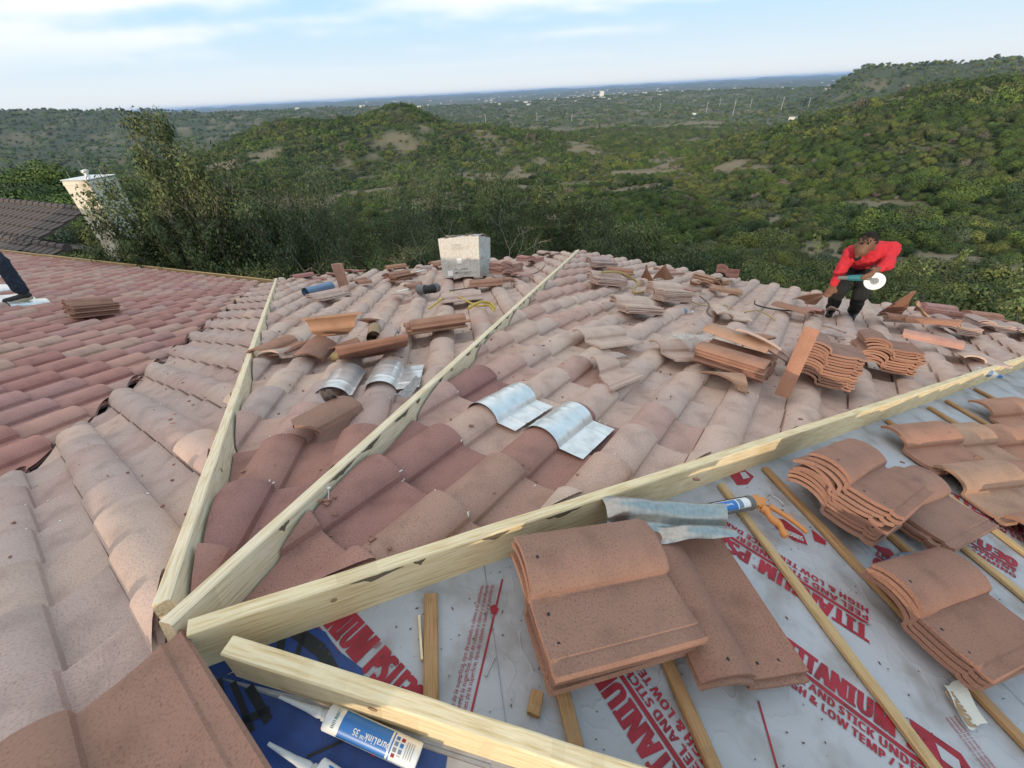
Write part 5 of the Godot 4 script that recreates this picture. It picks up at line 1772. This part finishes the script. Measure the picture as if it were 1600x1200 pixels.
	s.tube([ga - gb - axis * 0.03, ga - gb, ga - gb + axis * 0.05, Vector3.ZERO], [0.026, 0.032, 0.036, 0.036], 14)
	put("motor_body", s.mesh(), M.teal, g)
	var s2 := Soup.new()
	s2.tube([Vector3.ZERO, gd - gb - (gd - c).normalized() * -0.03], [0.036, 0.034], 14)
	s2.tube([ga - gb - axis * 0.12, ga - gb - axis * 0.03], [0.02, 0.024], 12)
	put("gear_head", s2.mesh(), M.grey, g)
	var face := (c - gd).normalized() * 0.9 + Vector3.UP * 0.15
	face = face.normalized()
	var fx := face.cross(Vector3.UP).normalized()
	var db := Basis(fx, face, fx.cross(face))
	var s3 := Soup.new()
	s3.lathe(Transform3D(db, gd - gb), [[0.0, -0.004], [0.092, -0.004], [0.094, 0.0], [0.092, 0.004], [0.04, 0.005], [0.0, 0.006]], 36)
	put("disc", s3.mesh(), M.white, g)
	var s4 := Soup.new()
	s4.lathe(Transform3D(db, gd - gb), [[0.038, 0.005], [0.036, 0.009], [0.016, 0.010], [0.012, 0.016], [0.0, 0.016]], 22)
	put("flange", s4.mesh(), M.lead, g)
	# the second person: only one leg reaches into view
	var sh := Vector3(-6.792, -2.06, -5.503) + c
	var p := thing("person", Transform3D(Basis(), sh), "person in dark jeans stepping on the left wing, only a leg showing", "person")
	var ank := Vector3(0.03, 0.10, -0.05)
	var kn := Vector3(-0.02, 0.50, -0.10)
	var hp := Vector3(-0.16, 0.93, -0.12)
	var hp2 := Vector3(-0.30, 0.93, 0.02)
	var kn2 := Vector3(-0.50, 0.55, 0.05)
	var an2 := Vector3(-0.62, 0.16, 0.12)
	var wst := Vector3(-0.24, 1.10, -0.05)
	var cst := Vector3(-0.20, 1.38, -0.05)
	var hd2 := Vector3(-0.14, 1.70, -0.05)
	put("body", flesh([[hp, kn, 0.075, 0.05], [kn, ank, 0.05, 0.035], [hp2, kn2, 0.075, 0.05], [kn2, an2, 0.05, 0.035], [hp, hp2, 0.1, 0.1], [wst, cst, 0.11, 0.13], [cst, hd2 - Vector3(0, 0.12, 0), 0.11, 0.05], [hd2 - Vector3(0, 0.03, 0), hd2 + Vector3(0, 0.04, 0), 0.08, 0.09], [cst + Vector3(0.12, 0.06, 0.12), cst + Vector3(0.16, -0.22, 0.16), 0.05, 0.04], [cst + Vector3(0.16, -0.22, 0.16), cst + Vector3(0.14, -0.46, 0.1), 0.04, 0.028], [cst + Vector3(-0.12, 0.06, -0.12), cst + Vector3(-0.16, -0.22, -0.16), 0.05, 0.04], [cst + Vector3(-0.16, -0.22, -0.16), cst + Vector3(-0.14, -0.46, -0.1), 0.04, 0.028], [hp, wst, 0.1, 0.11]], 0.02, 0.03), M.skin, p)
	put("jeans", flesh([[hp, kn, 0.105, 0.082], [kn, ank + Vector3(0, 0.02, 0), 0.082, 0.075], [hp2, kn2, 0.105, 0.08], [kn2, an2, 0.08, 0.07], [hp, hp2, 0.12, 0.12], [(hp + hp2) * 0.5, wst, 0.125, 0.12]], 0.016, 0.04, 0.014), M.denim, p)
	put("shirt", flesh([[wst, cst, 0.125, 0.145], [cst + Vector3(0.12, 0.06, 0.12), cst + Vector3(-0.12, 0.06, -0.12), 0.085, 0.085]], 0.02, 0.05), M.grey, p)
	put("shoe", flesh([[ank - Vector3(0, 0.02, 0), Vector3(0.045, 0.03, -0.06), 0.045, 0.04], [Vector3(0.045, 0.022, -0.06), Vector3(-0.10, 0.018, 0.10), 0.042, 0.036]], 0.01, 0.03), M.black, p)
	put("shoe_sole", flesh([[Vector3(0.05, -0.004, -0.065), Vector3(-0.11, -0.006, 0.11), 0.040, 0.036]], 0.01, 0.02), M.sole, p)
	put("shoe", flesh([[an2, an2 - Vector3(0, 0.09, 0), 0.045, 0.04], [an2 - Vector3(0, 0.1, 0), an2 - Vector3(0.12, 0.12, -0.1), 0.042, 0.036]], 0.012, 0.03), M.black, p)

# ------------------------------------------------------------------ the neighbour's house
func neighbour() -> void:
	var c := CAM
	var h := thing("neighbour_house", Transform3D(Basis(), c + Vector3(-18, -9, -17)), "neighbouring house with brown ribbed tile roof behind the left wing", "house")
	var o: Vector3 = h.position - c
	var r0 := Vector3(-24.6, -2.7, -20.3)
	var r1 := Vector3(-14.3, -2.73, -15.35)
	var rd := (r1 - r0).normalized()
	var down := rd.cross(Vector3.UP).normalized()
	if down.dot(-r0) < 0: down = -down
	var fall := (down * 0.94 - Vector3.UP * 0.30).normalized()
	var roofmat := mat(lin(0.105, 0.085, 0.08), 0.9, 0.0, M.mottle_tex, 1.5)
	var rn := rd.cross(fall).normalized()
	if rn.y < 0: rn = -rn
	var len := (r1 - r0).length()
	var slope := func(called: String, a: Vector3, d: Vector3, f: Vector3, nrm: Vector3, l: float, run: float) -> void:
		var deckm := Soup.new()
		deckm.quad(a - o, a + d * l - o, a + d * l + f * run - o, a + f * run - o)
		var node := put(called, deckm.mesh(), roofmat, h)
		var n := int(l / 0.36)
		for i in n:                                       # one course of tiles running down the slope
			var s := Soup.new()
			var b := a + d * (l * (i + 0.5) / n) - o
			var hw := 0.5 * l / n - 0.03
			var rows := int(run / 0.42)
			for k in rows:
				var u0 := run * k / rows
				var u1 := run * (k + 1) / rows
				s.quad(b - d * hw + f * u0 + nrm * 0.04, b + d * hw + f * u0 + nrm * 0.04, b + d * hw + f * u1 + nrm * 0.075, b - d * hw + f * u1 + nrm * 0.075)
				s.quad(b - d * hw + f * u1 + nrm * 0.075, b + d * hw + f * u1 + nrm * 0.075, b + d * hw + f * u1, b - d * hw + f * u1)
			for sg in [-1.0, 1.0]: s.quad(b + d * hw * sg + nrm * 0.05, b + d * hw * sg, b + d * hw * sg + f * run, b + d * hw * sg + f * run + nrm * 0.05)
			put("tile_course", s.mesh(), roofmat, node)
	slope.call("roof_slope", r0, rd, fall, rn, len, 8.5)
	var back := (-down * 0.94 - Vector3.UP * 0.30).normalized()
	var bs := Soup.new()
	bs.quad(r0 - o, r1 - o, r1 + back * 1.2 - o, r0 + back * 1.2 - o)
	put("roof_slope", bs.mesh(), roofmat, h)
	var q0 := Vector3(-20.6, -3.3, -16.3)
	var q1 := Vector3(-13.4, -3.34, -12.93)
	var qd := (q1 - q0).normalized()
	slope.call("roof_slope", q0, qd, fall, rn, (q1 - q0).length(), 3.0)
	var qb := Soup.new()
	qb.quad(q0 - o, q1 - o, q1 + back * 1.0 - o, q0 + back * 1.0 - o)
	put("roof_slope", qb.mesh(), roofmat, h)
	for e in [[r0, r1], [q0, q1]]:
		var l: float = (e[1] - e[0]).length()
		var n := int(l / 0.45)
		for i in n:
			var cs := Soup.new()
			var p: Vector3 = (e[0] as Vector3).lerp(e[1], (i + 0.0) / n) - o
			var q: Vector3 = (e[0] as Vector3).lerp(e[1], (i + 1.04) / n) - o
			cs.tube([p + Vector3.UP * 0.02, q + Vector3.UP * 0.035], [0.10, 0.12], 8)
			put("ridge_tile", cs.mesh(), roofmat, h)
	var wm := Soup.new()
	wm.box(Transform3D(Basis(rd, Vector3.UP, rd.cross(Vector3.UP)), (r0 + r1) * 0.5 + down * 2.5 + Vector3(0, -7.6, 0) - o), Vector3(len - 1.5, 7.0, 5.0))
	put("wall", wm.mesh(), M.stucco, h)
	# chimney
	var ct := Vector3(-13.15, -1.68, -14.75)
	var bx := heading(100.0, 0)
	var cb := Basis(bx, Vector3.UP, bx.cross(Vector3.UP))
	var ch := put("chimney", Soup.new().mesh() if false else chimney_mesh(cb, ct - o), M.stucco, h)
	var cap := Soup.new()
	cap.box(Transform3D(cb, ct - o + Vector3(0, 0.02, 0)), Vector3(0.98, 0.04, 0.98), 0.01)
	put("chimney_cap", cap.mesh(), M.zinc, ch)
	var fl := Soup.new()
	fl.lathe(Transform3D(Basis(), ct - o + Vector3(0, 0.04, 0)), [[0.065, 0.0], [0.065, 0.12], [0.10, 0.13], [0.10, 0.19], [0.03, 0.21], [0.0, 0.21]], 16)
	put("flue", fl.mesh(), M.zinc, ch)
	for k in 3:
		var an := Soup.new()
		var p := ct - o + cb * Vector3([-0.3, 0.0, 0.32][k], 0.04, [0.3, 0.0, -0.2][k])
		an.tube([p, p + Vector3(0, [0.2, 0.5, 0.22][k], 0)], [0.008, 0.006], 5)
		put("antenna", an.mesh(), M.steel, ch)

func chimney_mesh(b: Basis, top: Vector3) -> ArrayMesh:
	var s := Soup.new()
	s.box(Transform3D(b, top - Vector3(0, 3.5, 0)), Vector3(0.95, 7.0, 0.95), 0.02)
	s.box(Transform3D(b, top - Vector3(0, 0.10, 0)), Vector3(0.97, 0.08, 0.97), 0.02)
	return s.mesh()

# ------------------------------------------------------------------ trees
func leaf_mesh(clumps: Array, leaves: int, size: float, tones: Array, sd: int, droop := 0.0) -> ArrayMesh:   # clumps: [centre, radius]
	var r := RandomNumberGenerator.new()
	r.seed = sd
	var v := PackedVector3Array()
	var n := PackedVector3Array()
	var c := PackedColorArray()
	for k in leaves:
		var cl: Array = clumps[r.randi() % clumps.size()]
		var d := Vector3(r.randfn(), r.randfn(), r.randfn()).normalized()
		var p: Vector3 = cl[0] + d * float(cl[1]) * pow(r.randf(), 0.45) * Vector3(1, 0.75, 1)
		var x := Vector3(r.randfn(), r.randfn() * 0.6, r.randfn()).normalized()
		var y := (d * 0.9 + Vector3(r.randfn(), r.randfn(), r.randfn()) * 0.6 + Vector3.UP * (0.4 - droop)).normalized()
		y = (y - x * y.dot(x)).normalized()
		var l := size * r.randf_range(0.6, 1.5)
		var q := y.cross(x).normalized()
		var a := p - x * l * 0.5
		var b := p + q * l * 0.22
		var e := p + x * l * 0.5
		var g := p - q * l * 0.22
		var col: Color = tones[r.randi() % tones.size()]
		col = col * r.randf_range(0.7, 1.3)
		var nn := (y + d * 0.8).normalized()
		v.append_array([a, b, e, a, e, g])
		for t in 6:
			n.append(nn)
			c.append(col)
	return mesh_from(v, n, c)

func branches(s: Soup, p: Vector3, d: Vector3, l: float, r: float, depth: int, rr: RandomNumberGenerator, tips: Array, spread := 0.6) -> void:
	var pts := [p]
	var rad := [r]
	var q := p
	var dir := d
	for i in 3:
		dir = (dir + Vector3(rr.randfn(), rr.randfn() * 0.6, rr.randfn()) * 0.14).normalized()
		q = q + dir * l / 3.0
		pts.append(q)
		rad.append(r * (1.0 - 0.16 * (i + 1)))
	s.tube(pts, rad, 6 if depth > 2 else 4)
	if depth == 0:
		tips.append(q)
		return
	var k := 2 + rr.randi() % 2
	for i in k:
		var nd := (dir + Vector3(rr.randfn(), rr.randfn() * 0.5 + 0.1, rr.randfn()).normalized() * spread).normalized()
		branches(s, q, nd, l * rr.randf_range(0.6, 0.85), r * 0.55, depth - 1, rr, tips, spread)
	if depth <= 2: tips.append(q)

func tree(called: String, label: String, az: float, dist: float, top: float, wide: float, sd: int, leaves: int, size: float, tones: Array, depth := 4, bare := 0.0, group := "trees beyond the eaves", lean := 0.0, category := "tree", fork := 0.30, flare := 1.5) -> void:   # top: height of its top relative to the camera
	var rr := RandomNumberGenerator.new()
	rr.seed = sd
	var a := deg_to_rad(az)
	var x := dist * sin(a)
	var z := -dist * cos(a)
	var gy := ground(x, z) - 0.2
	var hgt := CAM.y + top - gy
	var o := thing(called, Transform3D(Basis(), Vector3(x, gy, z)), label, category, group)
	var s := Soup.new()
	var tips := []
	var d0 := Vector3(lean, 1, 0).normalized()
	var trunk := hgt * fork
	s.tube([Vector3(0, -0.3, 0), Vector3(lean * trunk * 0.5, trunk * 0.5, 0), d0 * trunk], [hgt * 0.026, hgt * 0.021, hgt * 0.018], 9)
	var arms := 4 + rr.randi() % 2
	for i in arms:
		var ba := TAU * i / arms + rr.randf()
		var bd := Vector3(cos(ba) * wide / hgt * flare, 1.0, sin(ba) * wide / hgt * flare).normalized()
		branches(s, d0 * trunk * rr.randf_range(0.7, 1.0), bd, hgt * (1.0 - fork) * rr.randf_range(0.27, 0.39), hgt * 0.011, depth - 1, rr, tips)
	put("trunk", s.mesh(), M.twig if bare > 0.5 else M.tree_bark, o)
	# bring the tips into the tree's own outline
	var hi := 0.0
	var wmx := 0.0
	for t in tips:
		hi = maxf(hi, t.y)
		wmx = maxf(wmx, Vector2(t.x, t.z).length())
	var clumps := []
	for t in tips:
		if rr.randf() < bare: continue
		clumps.append([t, wide * rr.randf_range(0.13, 0.24)])
	if clumps.is_empty(): clumps.append([Vector3(0, hgt * 0.8, 0), wide * 0.3])
	for i in int(tips.size() * 0.8 * (1.0 - bare)):
		var t: Vector3 = tips[rr.randi() % tips.size()]
		clumps.append([t * Vector3(rr.randf_range(0.5, 1.0), rr.randf_range(0.84, 1.0), rr.randf_range(0.5, 1.0)), wide * rr.randf_range(0.18, 0.3)])
	put("crown", leaf_mesh(clumps, leaves, size, tones, sd + 5), M.leaf, o)
	o.scale = Vector3(wide / maxf(wmx, 0.1), hgt / (hi + wide * 0.1), wide / maxf(wmx, 0.1)).clamp(Vector3.ONE * 0.5, Vector3.ONE * 1.6)

func near_trees() -> void:
	var olive := [Color(0.08, 0.105, 0.034), Color(0.105, 0.132, 0.044), Color(0.06, 0.085, 0.03), Color(0.13, 0.145, 0.052)]
	var deep := [Color(0.058, 0.088, 0.034), Color(0.078, 0.112, 0.042), Color(0.046, 0.07, 0.03), Color(0.10, 0.125, 0.055)]
	var fresh := [Color(0.11, 0.15, 0.045), Color(0.14, 0.18, 0.058), Color(0.08, 0.115, 0.038), Color(0.20, 0.22, 0.085)]
	var feather := [Color(0.08, 0.115, 0.055), Color(0.11, 0.145, 0.07), Color(0.064, 0.092, 0.046), Color(0.13, 0.165, 0.07)]
	tree("tall_tree", "tall leaning olive green tree beside the cream chimney", -36.4, 16.5, 0.05, 3.2, 31, 40000, 0.13, olive, 5, 0.25, "", -0.05, "tree", 0.45, 2.6)
	tree("olive_tree", "broad olive green tree filling the gap below the tall leaning tree", -34.0, 16.0, -0.7, 3.2, 32, 46000, 0.12, olive, 5, 0.1, "", 0.0, "tree", 0.45, 3.0)
	tree("olive_tree", "olive green tree overlapping the edge of the cream chimney", -37.8, 14.6, -1.5, 1.5, 33, 15000, 0.11, olive, 4, 0.2, "", 0.0, "tree", 0.5, 2.6)
	tree("half_bare_tree", "half bare tree with pale tangled twigs next to the tall leaning tree", -30.5, 16.5, -0.9, 3.2, 47, 11000, 0.10, olive, 6, 0.74, "", 0.0, "tree", 0.42, 2.8)
	tree("oak_tree", "dark leafy tree in front of the cream chimney's foot", -40.0, 15.0, -2.5, 1.8, 52, 16000, 0.11, deep, 4, 0.1)
	tree("oak_tree", "dense dark tree behind the valley end", -27.5, 15.0, -1.8, 2.4, 53, 20000, 0.10, deep, 4)
	tree("oak_tree", "olive tree rising between the half bare tree and the feathery trees", -22.5, 19.0, -1.1, 3.2, 54, 26000, 0.11, olive, 5, 0.15)
	tree("feathery_tree", "feathery grey green tree with pale limbs behind the broken tiles", -16.0, 17.0, -1.2, 3.0, 61, 30000, 0.085, feather, 5, 0.25)
	tree("feathery_tree", "second feathery tree with yellowish sprays left of the cardboard box", -9.0, 16.5, -1.4, 2.9, 62, 30000, 0.085, feather, 5, 0.25)
	tree("oak_tree", "dark tree directly behind the cardboard box", -2.5, 17.0, -1.9, 2.8, 63, 24000, 0.10, deep, 4, 0.1)
	tree("oak_tree", "rusty olive tree behind the far end of the long stained board", 5.0, 20.0, -3.1, 3.2, 64, 24000, 0.11, olive, 4, 0.2)
	tree("oak_tree", "dark shrubby tree beyond the eave past the long board's end", 12.5, 19.0, -3.9, 2.9, 65, 22000, 0.11, deep, 4, 0.1)
	tree("juniper_tree", "bright green juniper below the eave behind the leaning cut tiles", 18.0, 22.0, -5.6, 3.2, 66, 24000, 0.12, fresh, 4)
	tree("juniper_tree", "second bright juniper below the eave stack", 24.5, 21.0, -5.5, 3.1, 67, 24000, 0.12, deep, 4)
	tree("leafy_shrub", "pale leaved shrub rising behind the eave beside the worker's arm", 36.5, 12.2, -3.1, 1.6, 71, 12000, 0.10, fresh, 4, 0.2, "shrubs growing up past the eave", 0.0, "shrub")
	tree("leafy_shrub", "tall leafy shrub behind the eave to the side of the worker's rubble", 49.5, 13.0, -3.25, 1.9, 72, 14000, 0.12, fresh, 4, 0.1, "shrubs growing up past the eave", 0.0, "shrub")
	tree("leafy_shrub", "leafy shrub behind the sideways eave stacks", 54.5, 13.5, -3.2, 1.8, 73, 14000, 0.12, fresh, 4, 0.1, "shrubs growing up past the eave", 0.0, "shrub")
	tree("leafy_shrub", "low dark shrub under the pale leaved one", 31.0, 13.5, -4.1, 1.9, 74, 14000, 0.11, deep, 4, 0.1, "shrubs growing up past the eave", 0.0, "shrub")
	tree("leafy_shrub", "dark shrub behind the worker's legs", 43.0, 14.5, -4.2, 2.0, 75, 16000, 0.12, deep, 4, 0.0, "shrubs growing up past the eave", 0.0, "shrub")
	# bare pale limbs over the eave
	for q in [[-19.0, 13.5, 81], [-12.0, 13.0, 82], [-4.0, 13.0, 83], [-25.5, 13.5, 84]]:
		var rr := RandomNumberGenerator.new()
		rr.seed = q[2]
		var a := deg_to_rad(q[0])
		var x: float = q[1] * sin(a)
		var z: float = -q[1] * cos(a)
		var gy := ground(x, z)
		var o := thing("dead_tree", Transform3D(Basis(), Vector3(x, gy, z)), ["pale dead tree between the olive tree and feathery tree", "pale dead tree between the two feathery trees", "pale dead twigs rising behind the cardboard box", "pale dead tree beside the half bare tree"][int(q[2]) - 81], "tree", "dead trees beyond the eave")
		var s := Soup.new()
		var tips := []
		var hh := CAM.y - 3.6 - gy
		s.tube([Vector3.ZERO, Vector3(0, hh * 0.6, 0)], [0.06, 0.04], 7)
		for i in 3: branches(s, Vector3(0, hh * (0.45 + 0.08 * i), 0), Vector3(rr.randfn() * 0.5, 1, rr.randfn() * 0.5).normalized(), hh * 0.2, 0.026, 3, rr, tips, 0.8)
		put("trunk", s.mesh(), M.twig, o)

# ------------------------------------------------------------------ the wooded land
func bush_mesh(quads: int, sd: int, size: float) -> ArrayMesh:    # unit crown, about 1 m in radius, standing on y = 0
	var r := RandomNumberGenerator.new()
	r.seed = sd
	var v := PackedVector3Array()
	var n := PackedVector3Array()
	var c := PackedColorArray()
	var lobes := []
	for i in 6: lobes.append([Vector3(r.randfn() * 0.42, 0.62 + r.randfn() * 0.2, r.randfn() * 0.42), r.randf_range(0.42, 0.62)])
	for i in quads:
		var lb: Array = lobes[r.randi() % lobes.size()]
		var d := Vector3(r.randfn(), r.randfn() * 0.8 + 0.25, r.randfn()).normalized()
		var p: Vector3 = lb[0] + d * float(lb[1]) * r.randf_range(0.75, 1.05)
		var x := d.cross(Vector3(r.randfn(), r.randfn(), r.randfn())).normalized()
		var y := d.cross(x)
		var l := size * r.randf_range(0.6, 1.4)
		x = (x + d * r.randfn() * 0.35) * l
		y = (y + d * r.randfn() * 0.35) * l
		var nn := (d + Vector3(r.randfn(), r.randfn(), r.randfn()) * 0.25).normalized()
		var g := r.randf_range(0.7, 1.25)
		v.append_array([p - x, p + y * 0.8, p + x, p - x, p + x, p - y * 0.8])
		for t in 6:
			n.append(nn)
			c.append(Color(g, g, g))
	return mesh_from(v, n, c)

func scatter(called: String, label: String, mesh: Mesh, r0: float, r1: float, tries: int, s0: float, s1: float, sd: int, floor_w: float) -> void:
	var r := RandomNumberGenerator.new()
	r.seed = sd
	var buf := PackedFloat32Array()
	var cnt := 0
	var tones := [Color(0.080, 0.130, 0.028), Color(0.112, 0.165, 0.033), Color(0.058, 0.096, 0.03), Color(0.125, 0.145, 0.05), Color(0.16, 0.185, 0.046), Color(0.095, 0.118, 0.064), Color(0.20, 0.17, 0.125)]
	for i in tries:
		var q := sqrt(lerpf(r0 * r0, r1 * r1, r.randf()))
		var a := deg_to_rad(r.randf_range(-60.0, 62.0))
		var x := q * sin(a)
		var z := -q * cos(a)
		var w := woods(x, z)
		if w < floor_w + r.randf() * 0.42: continue
		if Vector2(x - PEAK.x, z - PEAK.z).length() < 15.0: continue
		if Vector2(x + 17, z + 16).length() < 11.0: continue
		var sc := lerpf(s0, s1, pow(r.randf(), 3.0)) * lerpf(0.7, 1.1, w) * (1.0 + 0.5 * clampf(wood_noise.get_noise_2d(x * 1.3 + 400.0, z * 1.3), -0.6, 1.0))
		var y := ground(x, z) - sc * 0.25
		var b := Basis(Vector3.UP, r.randf() * TAU).scaled(Vector3(sc, sc * r.randf_range(0.8, 1.25), sc))
		var hue := clampf(wood_noise.get_noise_2d(x * 2.0 + 900.0, z * 2.0) * 4.0 + 2.6 + r.randfn() * 1.0, 0.0, 5.99)
		var t: Color = tones[6] if r.randf() < 0.025 else tones[int(hue)]
		t = t * r.randf_range(0.75, 1.3)
		buf.append_array([b.x.x, b.y.x, b.z.x, x, b.x.y, b.y.y, b.z.y, y, b.x.z, b.y.z, b.z.z, z, t.r, t.g, t.b, 1.0])
		cnt += 1
	var mm := MultiMesh.new()
	mm.transform_format = MultiMesh.TRANSFORM_3D
	mm.use_colors = true
	mm.mesh = mesh
	mm.instance_count = cnt
	mm.buffer = buf
	var o := MultiMeshInstance3D.new()
	o.name = numbered(called)
	o.multimesh = mm
	o.material_override = M.scrub
	add_child(o)
	tag(o, label, "woodland", "", "stuff")

func woodland() -> void:
	scatter("woodland", "bushy woodland on the slope just below the house", bush_mesh(5200, 1, 0.026), 26.0, 130.0, 2600, 1.4, 4.2, 5, 0.0)
	scatter("woodland", "mixed juniper and oak woodland over the middle hills", bush_mesh(2000, 2, 0.042), 120.0, 520.0, 24000, 1.5, 5.2, 6, 0.05)
	scatter("woodland", "woodland covering the further hills", bush_mesh(520, 3, 0.085), 500.0, 1700.0, 80000, 1.9, 6.2, 7, 0.05)
	scatter("woodland", "distant tree masses on the plain", bush_mesh(140, 4, 0.17), 1600.0, 6500.0, 90000, 3.5, 8.5, 8, 0.1)

# ------------------------------------------------------------------ far away
func far_things() -> void:
	var spot := func(az: float, r: float) -> Vector3:
		var a := deg_to_rad(az)
		var x := r * sin(a)
		var z := -r * cos(a)
		return Vector3(x, ground(x, z), z)
	# transmission towers
	var i := 0
	for q in [[8.7, 2300.0, 38.0], [26.1, 2500.0, 58.0], [23.4, 2700.0, 46.0], [18.5, 2900.0, 44.0], [27.6, 2900.0, 40.0], [24.6, 3200.0, 40.0], [30.5, 2500.0, 46.0], [32.8, 2400.0, 44.0], [4.6, 2500.0, 34.0], [-1.5, 2400.0, 36.0], [-13.0, 2600.0, 34.0], [-24.5, 2300.0, 40.0]]:
		var p: Vector3 = spot.call(q[0], q[1])
		var o := thing("transmission_tower", Transform3D(Basis(), p), "pale steel transmission pole standing far off on the plain", "tower", "transmission towers on the plain")
		var s := Soup.new()
		s.tube([Vector3(0, -2, 0), Vector3(0, q[2], 0)], [0.9, 0.5], 6)
		put("mast", s.mesh(), M.nozzle, o)
		for k in 2:
			var s2 := Soup.new()
			s2.box(Transform3D(Basis(), Vector3(0, q[2] * (0.82 + 0.14 * k), 0)), Vector3(8.0, 0.5, 0.5))
			put("crossarm", s2.mesh(), M.nozzle, o)
		i += 1
	# buildings
	var rr := RandomNumberGenerator.new()
	rr.seed = 3
	var pale := mat(lin(0.68, 0.67, 0.64), 0.8)
	var roofm := mat(lin(0.34, 0.33, 0.32), 0.8)
	for q in [[41.0, 745.0, 16.0, 4.0, 9.0, "long pale building on the brow of the wooded hill"], [45.3, 735.0, 34.0, 5.0, 9.0, "wide pale retaining terrace on top of the wooded hill"], [38.2, 752.0, 12.0, 4.0, 8.0, "low pale shed beside the cleared cut on the wooded hill"], [12.0, 5200.0, 40.0, 46.0, 30.0, "white tower block far out on the plain"], [30.2, 2350.0, 30.0, 9.0, 18.0, "white house at the foot of the wooded hill"], [31.8, 1900.0, 24.0, 8.0, 16.0, "second white house at the foot of the wooded hill"], [-26.0, 2500.0, 30.0, 9.0, 18.0, "white house beyond the bare hillside"], [-17.5, 3000.0, 36.0, 9.0, 18.0, "pale shed beyond the little hillock"]]:
		var p: Vector3 = spot.call(q[0], q[1])
		var o := thing("far_building", Transform3D(Basis(Vector3.UP, -deg_to_rad(q[0]) + rr.randf_range(-0.3, 0.3)), p), q[5], "building")
		var s := Soup.new()
		s.box(Transform3D(Basis(), Vector3(0, q[3] * 0.5 - 1.0, 0)), Vector3(q[2], q[3] + 2.0, q[4]))
		put("wall", s.mesh(), pale, o)
		var s2 := Soup.new()
		s2.box(Transform3D(Basis(), Vector3(0, q[3] + 0.25, 0)), Vector3(q[2] + 1.0, 0.5, q[4] + 1.0))
		put("roof", s2.mesh(), roofm, o)
	var tb := Soup.new()
	for k in 260:
		var az := rr.randf_range(-30.0, 40.0)
		if rr.randf() < 0.5: az = rr.randfn(10.0, 7.0)
		var r := rr.randf_range(4500.0, 14000.0)
		var p: Vector3 = spot.call(az, r)
		tb.box(Transform3D(Basis(Vector3.UP, rr.randf()), p + Vector3(0, 4, 0)), Vector3(rr.randf_range(12, 60), rr.randf_range(7, 16), rr.randf_range(10, 30)))
	var to := put("distant_town", tb.mesh(), pale, self)
	tag(to, "scattered white roofs of a distant town on the plain", "town", "", "stuff")
	# winding pale road
	var rd := Soup.new()
	var last := Vector3.ZERO
	var way := [[22.0, 2250.0], [22.3, 2450.0], [21.9, 2650.0], [22.6, 2850.0], [22.4, 3100.0], [21.4, 3300.0]]
	for k in way.size():
		var p: Vector3 = spot.call(way[k][0], way[k][1]) + Vector3.UP * 3.0
		if k > 0:
			var side := (p - last).cross(Vector3.UP).normalized() * 16.0
			rd.quad(last - side, last + side, p + side, p - side)
		last = p
	var ro := put("road", rd.mesh(), pale, self)
	tag(ro, "pale road winding across the distant plain", "", "", "structure")
